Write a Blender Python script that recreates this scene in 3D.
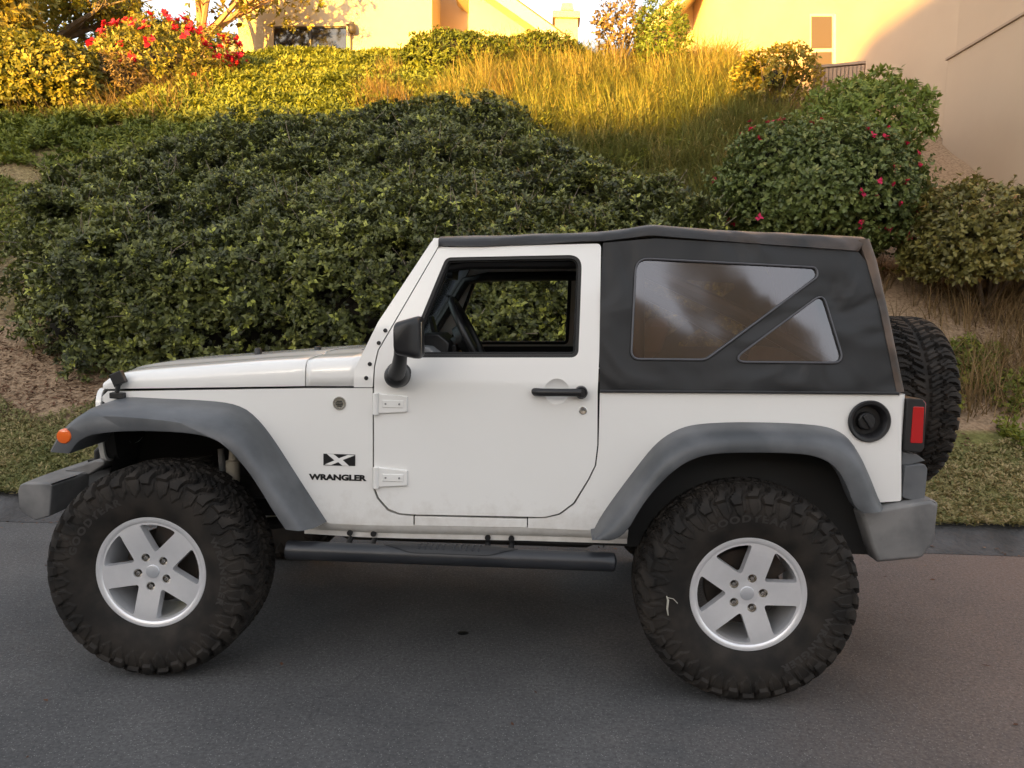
import bpy, bmesh, math, random
import numpy as np
from mathutils import Vector, Matrix
for o in list(bpy.data.objects): bpy.data.objects.remove(o)
rng = np.random.default_rng(7); random.seed(7)
PI = math.pi; R = math.radians
SC = bpy.context.scene; COL = SC.collection

# ------------------------------------------------------------ camera
CAMP = np.array([1.596, -4.0, 1.528]); YAW, PIT, ROL, FPX = -.0421, -.0871, .0226, 789.5
def basis():
    F = np.array([math.sin(YAW)*math.cos(PIT), math.cos(YAW)*math.cos(PIT), math.sin(PIT)])
    r = np.array([math.cos(YAW), -math.sin(YAW), 0.]); u = np.cross(r, F)
    return r*math.cos(ROL)+u*math.sin(ROL), -r*math.sin(ROL)+u*math.cos(ROL), F
CR, CU, CF = basis()
cam = bpy.data.cameras.new('camera'); camo = bpy.data.objects.new('camera', cam); COL.objects.link(camo)
cam.sensor_width = 36; cam.lens = FPX/1024*36; cam.clip_start = .05; cam.clip_end = 3000
M4 = Matrix.Identity(4)
for i in range(3): M4[i][0], M4[i][1], M4[i][2], M4[i][3] = CR[i], CU[i], -CF[i], CAMP[i]
camo.matrix_world = M4; SC.camera = camo
SC.render.resolution_x, SC.render.resolution_y = 1024, 768
SC.cycles.use_denoising = True; SC.cycles.max_bounces = 8; SC.cycles.transparent_max_bounces = 12
SC.cycles.sample_clamp_indirect = 8

# ------------------------------------------------------------ light
SUN_EL = R(6.0); SUN_XY = np.array([-.42, -.9075])          # direction towards the sun, over the far side of the street
world = bpy.data.worlds.new('World'); SC.world = world; world.use_nodes = True
nt = world.node_tree; bg = nt.nodes['Background']
sky = nt.nodes.new('ShaderNodeTexSky'); sky.sky_type = 'NISHITA'; sky.sun_disc = False
sky.sun_elevation = SUN_EL; sky.sun_rotation = math.atan2(SUN_XY[0], SUN_XY[1])
sky.air_density = 1.0; sky.dust_density = 2.0; sky.ozone_density = 1.0; sky.altitude = 100
hs = nt.nodes.new('ShaderNodeHueSaturation'); hs.inputs['Saturation'].default_value = .48
nt.links.new(sky.outputs[0], hs.inputs['Color'])
wtc = nt.nodes.new('ShaderNodeTexCoord'); wn_ = nt.nodes.new('ShaderNodeTexNoise'); wn_.inputs['Scale'].default_value = 2.6; wn_.inputs['Detail'].default_value = 7; wn_.inputs['Roughness'].default_value = .55
nt.links.new(wtc.outputs['Generated'], wn_.inputs['Vector']); wr = nt.nodes.new('ShaderNodeMapRange'); wr.inputs['From Min'].default_value = .42; wr.inputs['From Max'].default_value = .60; wr.inputs['To Max'].default_value = .85
nt.links.new(wn_.outputs['Fac'], wr.inputs['Value']); wm = nt.nodes.new('ShaderNodeMix'); wm.data_type = 'RGBA'; wm.inputs['B'].default_value = (2.5, 2.45, 2.55, 1)      # thin bright evening cloud
nt.links.new(wr.outputs[0], wm.inputs['Factor']); nt.links.new(hs.outputs[0], wm.inputs['A']); nt.links.new(wm.outputs['Result'], bg.inputs['Color'])
bg.inputs['Strength'].default_value = .11
sl = bpy.data.lights.new('sun', 'SUN'); sl.energy = 5.0; sl.angle = R(.9); sl.color = (1, .55, .07)
so = bpy.data.objects.new('sun', sl); COL.objects.link(so)
so.rotation_euler = Vector((SUN_XY[0]*math.cos(SUN_EL), SUN_XY[1]*math.cos(SUN_EL), math.sin(SUN_EL))).to_track_quat('Z', 'Y').to_euler()
so.location = (-10, -30, 20)
vs = SC.view_settings; vs.view_transform = 'Standard'; vs.look = 'None'; vs.exposure = 2.60; vs.gamma = 1; vs.use_curve_mapping = False

# ------------------------------------------------------------ image-ray helpers (pixel -> point on a real surface)
def ray(px, py): return CF + CR*(px-512)/FPX - CU*(py-384)/FPX
def onY(px, py, Y):
    d = ray(px, py); return CAMP + d*((Y-CAMP[1])/d[1])
def WX(X): return .775 - .165*min(max((.85-X)/1.35, 0), 1)
def Ys(X, Z): return -(WX(X) - max(0, Z-1.25)*.16)          # the side of the car body
def S(px, py):
    Y = -.775
    for _ in range(25):
        p = onY(px, py, Y); Y = Ys(p[0], p[2])
    return float(p[0]), float(p[2])
def SL(pts): return [S(*p) for p in pts]
def YL(pts, Y): return [(float(q[0]), float(q[2])) for q in (onY(p[0], p[1], Y) for p in pts)]

# ------------------------------------------------------------ materials
def mat(name, col, rough=.6, metal=0, spec=.5, coat=0, nz=None, bump=None, emit=None, col2=None, extra=None):
    """nz=(scale, amount, detail): colour noise towards col2; bump=(scale, strength, detail)"""
    m = bpy.data.materials.new(name); m.use_nodes = True; t = m.node_tree; b = t.nodes['Principled BSDF']
    b.inputs['Base Color'].default_value = (*col, 1); b.inputs['Roughness'].default_value = rough
    b.inputs['Metallic'].default_value = metal; b.inputs['Specular IOR Level'].default_value = spec
    b.inputs['Coat Weight'].default_value = coat; b.inputs['Coat Roughness'].default_value = .06
    tc = t.nodes.new('ShaderNodeTexCoord')
    if nz:
        n = t.nodes.new('ShaderNodeTexNoise'); n.inputs['Scale'].default_value = nz[0]; n.inputs['Detail'].default_value = nz[2] if len(nz) > 2 else 5
        t.links.new(tc.outputs['Object'], n.inputs['Vector'])
        mx = t.nodes.new('ShaderNodeMix'); mx.data_type = 'RGBA'; mx.inputs['A'].default_value = (*col, 1)
        c2 = col2 or tuple(c*.6 for c in col); mx.inputs['B'].default_value = (*c2, 1)
        mr = t.nodes.new('ShaderNodeMapRange'); mr.inputs['From Min'].default_value = .38; mr.inputs['From Max'].default_value = .68
        mr.inputs['To Max'].default_value = nz[1]
        t.links.new(n.outputs['Fac'], mr.inputs['Value']); t.links.new(mr.outputs[0], mx.inputs['Factor']); t.links.new(mx.outputs['Result'], b.inputs['Base Color'])
    if bump:
        n = t.nodes.new('ShaderNodeTexNoise'); n.inputs['Scale'].default_value = bump[0]; n.inputs['Detail'].default_value = bump[2] if len(bump) > 2 else 4
        t.links.new(tc.outputs['Object'], n.inputs['Vector'])
        bp = t.nodes.new('ShaderNodeBump'); bp.inputs['Strength'].default_value = bump[1]; bp.inputs['Distance'].default_value = bump[3] if len(bump) > 3 else .004
        t.links.new(n.outputs['Fac'], bp.inputs['Height']); t.links.new(bp.outputs[0], b.inputs['Normal'])
    if emit:
        b.inputs['Emission Color'].default_value = (*emit[0], 1); b.inputs['Emission Strength'].default_value = emit[1]
    if extra: extra(t, b, tc)
    return m

# ------------------------------------------------------------ mesh helpers
def link(name, me, m, parent=None, sharp=35, smooth=True, bevel=None, seg=2):
    o = bpy.data.objects.new(name, me); COL.objects.link(o)
    if m: me.materials.append(m)
    if smooth and len(me.polygons):
        me.polygons.foreach_set('use_smooth', [True]*len(me.polygons)); me.set_sharp_from_angle(angle=R(sharp))
    if parent: o.parent = parent
    if bevel:
        b = o.modifiers.new('bevel', 'BEVEL'); b.width = bevel; b.segments = seg; b.limit_method = 'ANGLE'; b.angle_limit = R(40); b.harden_normals = True
    return o
def tag(o, label=None, cat=None, group=None, kind=None):
    if label: o['label'] = label
    if cat: o['category'] = cat
    if group: o['group'] = group
    if kind: o['kind'] = kind
    return o
def empty(name, loc=(0, 0, 0), rz=0, parent=None):
    o = bpy.data.objects.new(name, None); COL.objects.link(o); o.location = loc; o.rotation_euler = (0, 0, rz); o.empty_display_size = .1
    if parent: o.parent = parent
    return o
class MB:
    def __init__(s): s.v = []; s.f = []
    def add(s, v, f):
        k = len(s.v); s.v += [tuple(map(float, p)) for p in v]; s.f += [tuple(i+k for i in g) for g in f]; return s
    def box(s, c, d, rot=None):
        v = [Vector((x*d[0]/2, y*d[1]/2, z*d[2]/2)) for x in (-1, 1) for y in (-1, 1) for z in (-1, 1)]
        if rot is not None: v = [rot @ p for p in v]
        return s.add([(p.x+c[0], p.y+c[1], p.z+c[2]) for p in v], [(0, 1, 3, 2), (4, 6, 7, 5), (0, 4, 5, 1), (2, 3, 7, 6), (0, 2, 6, 4), (1, 5, 7, 3)])
    def loft(s, rings, closed=True, caps=True, loop=False):
        n = len(rings[0]); v = [p for r in rings for p in r]; f = []
        m = len(rings)
        for i in range(m if loop else m-1):
            a, b = i*n, ((i+1) % m)*n
            for j in range(n if closed else n-1):
                k = (j+1) % n; f.append((a+j, a+k, b+k, b+j))
        if caps and closed and not loop: f.append(tuple(range(n-1, -1, -1))); f.append(tuple((m-1)*n+i for i in range(n)))
        return s.add(v, f)
    def tube(s, path, r, n=12, caps=True, loop=False, squash=None):
        P = [Vector(p) for p in path]; m = len(P); rings = []; up = None
        for i, p in enumerate(P):
            if loop: d = (P[(i+1) % m]-P[i-1]).normalized()
            else: d = (P[min(i+1, m-1)]-P[max(i-1, 0)]).normalized()
            if up is None:
                up = Vector((0, 0, 1)) if abs(d.z) < .9 else Vector((1, 0, 0))
            a = d.cross(up).normalized(); up = a.cross(d).normalized()
            rr = r[i] if isinstance(r, (list, tuple)) else r
            rings.append([p + (a*math.cos(2*PI*k/n)*(squash or 1) + up*math.sin(2*PI*k/n))*rr for k in range(n)])
        return s.loft(rings, True, caps, loop)
    def lathe(s, prof, n=48, c=(0, 0, 0), axis='y'):
        """prof: list of (radius, height along axis)"""
        rings = []
        for r, h in prof:
            ring = []
            for k in range(n):
                a = 2*PI*k/n; x, z = r*math.cos(a), r*math.sin(a)
                q = (x, h, z) if axis == 'y' else ((h, x, z) if axis == 'x' else (x, z, h))
                ring.append((q[0]+c[0], q[1]+c[1], q[2]+c[2]))
            rings.append(ring)
        return s.loft(rings, True, False)
    def build(s, name, m, parent=None, **k):
        me = bpy.data.meshes.new(name); me.from_pydata(s.v, [], s.f); me.update()
        bm = bmesh.new(); bm.from_mesh(me); bmesh.ops.recalc_face_normals(bm, faces=bm.faces); bm.to_mesh(me); bm.free()
        return link(name, me, m, parent, **k)
def fillet(pts, r, n=5):
    """round the corners of a closed 2-D outline; r number or list"""
    out = []; m = len(pts)
    for i in range(m):
        p = Vector(pts[i]); a = Vector(pts[i-1]); b = Vector(pts[(i+1) % m]); rr = r[i] if isinstance(r, (list, tuple)) else r
        d1, d2 = (a-p), (b-p); l1, l2 = d1.length, d2.length
        if rr <= 0 or l1 < 1e-6 or l2 < 1e-6: out.append(tuple(p)); continue
        d1 /= l1; d2 /= l2; ang = d1.angle(d2)
        if ang > PI-.05: out.append(tuple(p)); continue
        t = min(rr/math.tan(ang/2), l1*.48, l2*.48); s, e = p+d1*t, p+d2*t
        for k in range(n+1):
            u = k/n; out.append(tuple(s*(1-u)**2 + p*2*u*(1-u) + e*u*u))
    return out
def resample(pts, n, closed=False):
    P = np.array(pts, float)
    if closed: P = np.vstack([P, P[:1]])
    d = np.r_[0, np.cumsum(np.linalg.norm(np.diff(P, axis=0), axis=1))]
    t = np.linspace(0, d[-1], n+1)[:-1] if closed else np.linspace(0, d[-1], n)
    return np.stack([np.interp(t, d, P[:, k]) for k in range(P.shape[1])], 1)
def smooth_line(pts, n, it=2):
    """Chaikin-rounded open polyline resampled to n points"""
    P = [np.array(p, float) for p in pts]
    for _ in range(it):
        Q = [P[0]]
        for a, b in zip(P[:-1], P[1:]): Q += [a*.75+b*.25, a*.25+b*.75]
        P = Q+[P[-1]]
    return resample(P, n)
def panel_mesh(name, outline, holes=(), yfun=None, thick=.02, cx=(), cz=(), axis='y', inward=1):
    """filled (x, z) outline with holes, cut along x = cx and z = cz, set at y = yfun(x, z), then given a thickness"""
    bm = bmesh.new(); ed = []
    for lp in [outline, *holes]:
        vv = [bm.verts.new((p[0], 0, p[1])) for p in lp]
        ed += [bm.edges.new((vv[i-1], vv[i])) for i in range(len(vv))]
    bmesh.ops.triangle_fill(bm, use_beauty=True, use_dissolve=False, edges=ed)
    for c in cx: bmesh.ops.bisect_plane(bm, geom=bm.verts[:]+bm.edges[:]+bm.faces[:], plane_co=(c, 0, 0), plane_no=(1, 0, 0))
    for c in cz: bmesh.ops.bisect_plane(bm, geom=bm.verts[:]+bm.edges[:]+bm.faces[:], plane_co=(0, 0, c), plane_no=(0, 0, 1))
    bmesh.ops.remove_doubles(bm, verts=bm.verts, dist=1e-5)
    for v in bm.verts: v.co.y = yfun(v.co.x, v.co.z) if yfun else 0
    bmesh.ops.recalc_face_normals(bm, faces=bm.faces)
    if sum(f.normal.y*f.calc_area() for f in bm.faces) > 0: bmesh.ops.reverse_faces(bm, faces=bm.faces)
    if thick:
        r = bmesh.ops.extrude_face_region(bm, geom=bm.faces[:])
        for g in r['geom']:
            if isinstance(g, bmesh.types.BMVert): g.co.y += thick*inward
        bmesh.ops.recalc_face_normals(bm, faces=bm.faces)
    if axis == 'x':
        for v in bm.verts: v.co = Vector((v.co.y, v.co.x, v.co.z))
        bmesh.ops.recalc_face_normals(bm, faces=bm.faces)
    elif axis == 'z':
        for v in bm.verts: v.co = Vector((v.co.x, v.co.z, v.co.y))
        bmesh.ops.recalc_face_normals(bm, faces=bm.faces)
    me = bpy.data.meshes.new(name); bm.to_mesh(me); bm.free(); return me
def panel(name, outline, m, parent=None, bevel=None, seg=2, sharp=30, **k):
    return link(name, panel_mesh(name, outline, **k), m, parent, sharp=sharp, bevel=bevel, seg=seg)
def mirror_of(o, parent=None):
    """the same piece on the other side of the car (plane y = 0): children too"""
    c = o.copy(); COL.objects.link(c); c.parent = parent or o.parent
    c.matrix_basis = Matrix.Scale(-1, 4, (0, 1, 0)) @ o.matrix_basis
    for ch in o.children:
        d = ch.copy(); COL.objects.link(d); d.parent = c
    return c
def text_geo(s, size=1, bold=0, spacing=1):
    cu = bpy.data.curves.new('txt', 'FONT'); cu.body = s; cu.size = size; cu.offset = bold; cu.space_character = spacing; cu.align_x = 'CENTER'; cu.resolution_u = 3
    o = bpy.data.objects.new('txt', cu); COL.objects.link(o)
    dg = bpy.context.evaluated_depsgraph_get(); dg.update(); me = o.evaluated_get(dg).to_mesh()
    v = [tuple(p.co) for p in me.vertices]; f = [tuple(p.vertices) for p in me.polygons]
    o.evaluated_get(dg).to_mesh_clear(); bpy.data.objects.remove(o); bpy.data.curves.remove(cu)
    return np.array(v), f
def arrays_mesh(name, V, F, mats, tint=None, mi=None, smooth=True, n=4):
    """V (N,3), F (M,n) -> mesh; tint one number per vertex kept as attribute 'tint'"""
    me = bpy.data.meshes.new(name); V = np.ascontiguousarray(V, np.float32); F = np.ascontiguousarray(F, np.int32)
    me.vertices.add(len(V)); me.vertices.foreach_set('co', V.ravel()); me.loops.add(F.size); me.loops.foreach_set('vertex_index', F.ravel())
    me.polygons.add(len(F)); me.polygons.foreach_set('loop_start', np.arange(0, F.size, n, dtype=np.int32)); me.polygons.foreach_set('loop_total', np.full(len(F), n, np.int32))
    if smooth: me.polygons.foreach_set('use_smooth', np.ones(len(F), bool))
    for m in mats: me.materials.append(m)
    if mi is not None: me.polygons.foreach_set('material_index', np.ascontiguousarray(mi, np.int32))
    if tint is not None:
        a = me.attributes.new('tint', 'FLOAT', 'POINT'); a.data.foreach_set('value', np.ascontiguousarray(tint, np.float32))
    me.update(calc_edges=True); return me
# ================================================================ THE PLACE
def smooth01(x): x = np.clip(x, 0, 1); return x*x*(3-2*x)
LAT = rng.random((48, 48, 48))
def vnoise(p, scale=1.0, octs=3):
    p = np.asarray(p, float)*scale; out = np.zeros(p.shape[:-1]); amp = 1; tot = 0
    for o in range(octs):
        q = p*(2**o)+o*17.3; i = np.floor(q).astype(int); f = q-i; f = f*f*(3-2*f)
        r = 0
        for dx in (0, 1):
            for dy in (0, 1):
                for dz in (0, 1):
                    w = (f[..., 0] if dx else 1-f[..., 0])*(f[..., 1] if dy else 1-f[..., 1])*(f[..., 2] if dz else 1-f[..., 2])
                    r = r+w*LAT[(i[..., 0]+dx) % 48, (i[..., 1]+dy) % 48, (i[..., 2]+dz) % 48]
        out += amp*r; tot += amp; amp *= .5
    return out/tot-.5
PY = np.array([1.6, 2.2, 3.2, 5, 8, 11, 14, 15, 17, 60]); PZ = np.array([.13, .26, .66, 1.84, 3.78, 5.60, 7.15, 7.40, 7.35, 7.4])
_yy = np.linspace(1.6, 60, 3000); _zz = np.interp(_yy, PY, PZ); _k = np.hanning(41); _zz2 = np.convolve(np.pad(_zz, 20, 'edge'), _k/_k.sum(), 'valid')
def H(x, y, fine=True):
    x = np.asarray(x, float); y = np.asarray(y, float); z = np.interp(y, _yy, _zz2)
    a = np.clip((y-1.8)/2, 0, 1)
    p = np.stack(np.broadcast_arrays(x, y, 0*x), -1)
    z = z+a*.35*vnoise(p, .35, 2)*np.clip((16-y)/3, .3, 1)
    if fine: z = z+np.clip((y-1.7)/.6, 0, 1)*.05*vnoise(p, 2.2, 3)
    return z
def attr_ramp(name, stops, rough=.55, spec=.35, transl=.22, tcol=None):
    m = bpy.data.materials.new(name); m.use_nodes = True; t = m.node_tree; b = t.nodes['Principled BSDF']; L = t.links.new
    a = t.nodes.new('ShaderNodeAttribute'); a.attribute_name = 'tint'; r = t.nodes.new('ShaderNodeValToRGB')
    while len(r.color_ramp.elements) < len(stops): r.color_ramp.elements.new(.5)
    for e, (p, c) in zip(r.color_ramp.elements, stops): e.position = p; e.color = (*c, 1)
    L(a.outputs['Fac'], r.inputs[0]); L(r.outputs[0], b.inputs['Base Color']); b.inputs['Roughness'].default_value = rough; b.inputs['Specular IOR Level'].default_value = spec
    if transl:
        tr = t.nodes.new('ShaderNodeBsdfTranslucent'); mx = t.nodes.new('ShaderNodeMixShader'); mx.inputs[0].default_value = transl; out = t.nodes['Material Output']
        L(r.outputs[0], tr.inputs[0]); L(b.outputs[0], mx.inputs[1]); L(tr.outputs[0], mx.inputs[2]); L(mx.outputs[0], out.inputs[0])
    return m
F = {}
F['hedge'] = attr_ramp('hedge_leaf', [(0, (.036, .042, .016)), (.42, (.105, .122, .036)), (.78, (.20, .212, .058)), (.86, (.29, .31, .065)), (1, (.42, .45, .085))], .42, .42)
F['juniper'] = attr_ramp('ground_cover_leaf', [(0, (.06, .085, .012)), (.5, (.15, .175, .02)), (1, (.27, .26, .035))], .6)
F['grass'] = attr_ramp('long_grass', [(0, (.11, .135, .04)), (.4, (.21, .215, .06)), (.7, (.36, .27, .09)), (1, (.42, .30, .13))], .6)
F['lawn'] = attr_ramp('lawn_leaf', [(0, (.09, .11, .03)), (.45, (.19, .19, .065)), (.75, (.30, .25, .11)), (1, (.40, .31, .16))], .65)
F['rose'] = attr_ramp('flower_bush_leaf', [(0, (.07, .095, .028)), (.5, (.135, .175, .045)), (.85, (.20, .23, .065)), (1, (.28, .29, .10))], .45, .45)
F['fresh'] = attr_ramp('fresh_green_leaf', [(0, (.09, .13, .022)), (.6, (.17, .23, .04)), (1, (.27, .30, .07))], .5, .4, .35)
F['olive'] = attr_ramp('olive_shrub_leaf', [(0, (.10, .095, .025)), (.5, (.20, .18, .045)), (.82, (.29, .23, .06)), (1, (.40, .20, .08))], .45, .45)
F['gold'] = attr_ramp('golden_leaf', [(0, (.08, .095, .015)), (.5, (.20, .19, .03)), (1, (.40, .30, .05))], .5, .4, .35)
F['dark'] = attr_ramp('dark_evergreen', [(0, (.03, .05, .02)), (.6, (.055, .08, .028)), (1, (.09, .115, .035))], .55)
F['dry'] = attr_ramp('dry_brush', [(0, (.12, .085, .04)), (.6, (.24, .16, .075)), (1, (.36, .25, .13))], .8, .2)
F['flower'] = attr_ramp('pink_flower', [(0, (.42, .01, .05)), (.6, (.60, .02, .09)), (1, (.72, .05, .16))], .6, .2)
F['redflower'] = attr_ramp('red_flower', [(0, (.50, .010, .03)), (1, (.70, .03, .08))], .6, .2)
F['chip'] = attr_ramp('bark_chip', [(0, (.07, .035, .022)), (.6, (.17, .085, .052)), (1, (.30, .19, .12))], .85, .2, 0)
F['bark'] = mat('twig_bark', (.16, .115, .08), .85, nz=(12, .8), col2=(.09, .065, .045))
F['twig'] = mat('grey_twig', (.22, .18, .14), .85)
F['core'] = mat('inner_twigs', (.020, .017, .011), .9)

def norm(a): return a/np.maximum(np.linalg.norm(a, axis=-1, keepdims=True), 1e-9)
def leaf_quads(P, D, Nn, L, W, fold=.18):
    """one folded kite per leaf: base, side, tip, side"""
    n = len(P); L = np.broadcast_to(L, n)[:, None]; W = np.broadcast_to(W, n)[:, None]
    D = norm(D); B = norm(np.cross(D, Nn)); N2 = np.cross(B, D)
    V = np.stack([P, P+D*L*.48+B*W*.5+N2*W*fold, P+D*L, P+D*L*.48-B*W*.5+N2*W*fold], 1).reshape(-1, 3)
    return V, np.arange(4*n).reshape(n, 4)
def rosettes(P, Nrm, tint, k=6, L=.045, W=.022, spread=.9, up=.35, jit=.35):
    """k leaves round each shoot tip"""
    n = len(P); sh = norm(Nrm+rng.normal(0, .35, (n, 3))+np.array([0, 0, up]))
    Pk = np.repeat(P, k, 0); S_ = np.repeat(sh, k, 0); rad = rng.normal(0, 1, (n*k, 3)); rad = norm(rad-(rad*S_).sum(1, keepdims=True)*S_)
    D = norm(S_*rng.uniform(.1, 1.0, (n*k, 1))+rad*spread); Nn = norm(S_-(S_*D).sum(1, keepdims=True)*D+rng.normal(0, .15, (n*k, 3)))
    s = rng.uniform(.65, 1.25, n*k)
    V, Fq = leaf_quads(Pk+S_*rng.uniform(-.6, .3, (n*k, 1))*L, D, Nn, L*s, W*s)
    t = np.clip(np.repeat(tint, k)+rng.normal(0, jit*.25, n*k), 0, 1)
    return V, Fq, np.repeat(t, 4)
def leaf_obj(name, parts, m, parent=None):
    """parts: (V, F, tint) of the same kind joined into one foliage mesh"""
    Vs, Fs, Ts, k = [], [], [], 0
    for V, Fq, t in parts: Vs.append(V); Fs.append(Fq+k); Ts.append(t); k += len(V)
    o = bpy.data.objects.new(name, arrays_mesh(name, np.vstack(Vs), np.vstack(Fs), [m], np.concatenate(Ts))); COL.objects.link(o)
    if parent: o.parent = parent
    return o
def branches(mb, base, tips, r0, r1, bend=.25, n=5):
    for tp in tips:
        a, b = Vector(base), Vector(tp); d = (b-a); mid = a+d*.5+Vector((random.uniform(-1, 1), random.uniform(-1, 1), random.uniform(-.2, .6)))*d.length*bend*.5
        pts = []
        for i in range(n+1):
            u = i/n; pts.append(a*(1-u)**2+mid*2*u*(1-u)+b*u*u)
        mb.tube(pts, [r0+(r1-r0)*i/n for i in range(n+1)], 6)
def shrub(name, label, cat, c, rad, nsh, m, L=.05, W=.025, k=6, lump=.25, lscale=1.6, group=None, flower=None, stems=6, tint=(.45, .22), core=.72, up=.35, depth=.5, base=None, low=-.55, air=0):
    """rounded bush: shoots in the outer layer of a lumpy ellipsoid, a twiggy inside, stems to the ground"""
    c = np.array(c, float); rad = np.array(rad, float); root = tag(empty(name, (c[0], c[1], float(H(c[0], c[1]))) if base is None else base), label, cat, group)
    o0 = np.array(root.location)
    U = norm(rng.normal(0, 1, (int(nsh*1.6), 3))); U = U[U[:, 2] > low][:nsh]
    lm = vnoise(U*rad*1.0+c, lscale, 3)*2*lump
    rr = (1+lm)*(1-depth*rng.random(len(U))**2.2)*np.where(rng.random(len(U)) < .07, rng.uniform(1.02, 1.18, len(U)), 1)
    if air: keep = vnoise(U*rad+c+9, lscale*1.3, 2) > -.12*air*2+0*rr; U, rr = U[keep], rr[keep]
    P = c+U*rad*rr[:, None]; Nn = norm(U/rad)
    gz = H(P[:, 0], P[:, 1]); ok = P[:, 2] > gz+.03; P, Nn = P[ok], Nn[ok]
    big = vnoise(P+31, .9, 2)
    t = np.clip(tint[0]+big*.5+rng.normal(0, tint[1], len(P)), 0, 1)
    parts = [rosettes(P-o0, Nn, t, k, L, W, up=up)]
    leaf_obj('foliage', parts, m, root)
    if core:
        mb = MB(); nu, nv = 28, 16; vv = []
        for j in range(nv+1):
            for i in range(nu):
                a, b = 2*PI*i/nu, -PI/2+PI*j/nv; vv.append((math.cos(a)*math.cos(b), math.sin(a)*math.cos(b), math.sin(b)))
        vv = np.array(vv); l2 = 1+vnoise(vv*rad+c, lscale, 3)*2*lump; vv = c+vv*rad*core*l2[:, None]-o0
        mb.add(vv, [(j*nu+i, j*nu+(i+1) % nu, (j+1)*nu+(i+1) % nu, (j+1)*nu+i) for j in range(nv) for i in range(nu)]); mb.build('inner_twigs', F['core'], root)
    if stems:
        sb = MB(); tips = []
        for i in range(stems):
            u = norm(rng.normal(0, 1, 3)); u[2] = abs(u[2])*.6+.05; tips.append(tuple(c-o0+u*rad*random.uniform(.75, 1.02)))
        branches(sb, (0, 0, -.1), tips, .028*max(1, rad[0]), .006); sb.build('stem', F['bark'], root)
    if flower:
        mt_, nf, fs = flower; bump = vnoise(P+77, 1.5, 2); w = np.exp(9*bump)*np.clip((np.linalg.norm((P-c)/rad, axis=1)-.72)/.3, 0, 1)**2*np.where(Nn[:, 1] < .1, 1, .1)+1e-9; w /= w.sum(); i = rng.choice(len(P), nf, p=w)
        Pf = P[i]+Nn[i]*.03; 
        for q in range(nf): leaf_obj('flower', [rosettes(Pf[q:q+1]-o0, Nn[i[q:q+1]], rng.random(1), 9, fs*rng.uniform(.7, 1.2), fs*.8, spread=1.2)], mt_, root)
    return root

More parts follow.
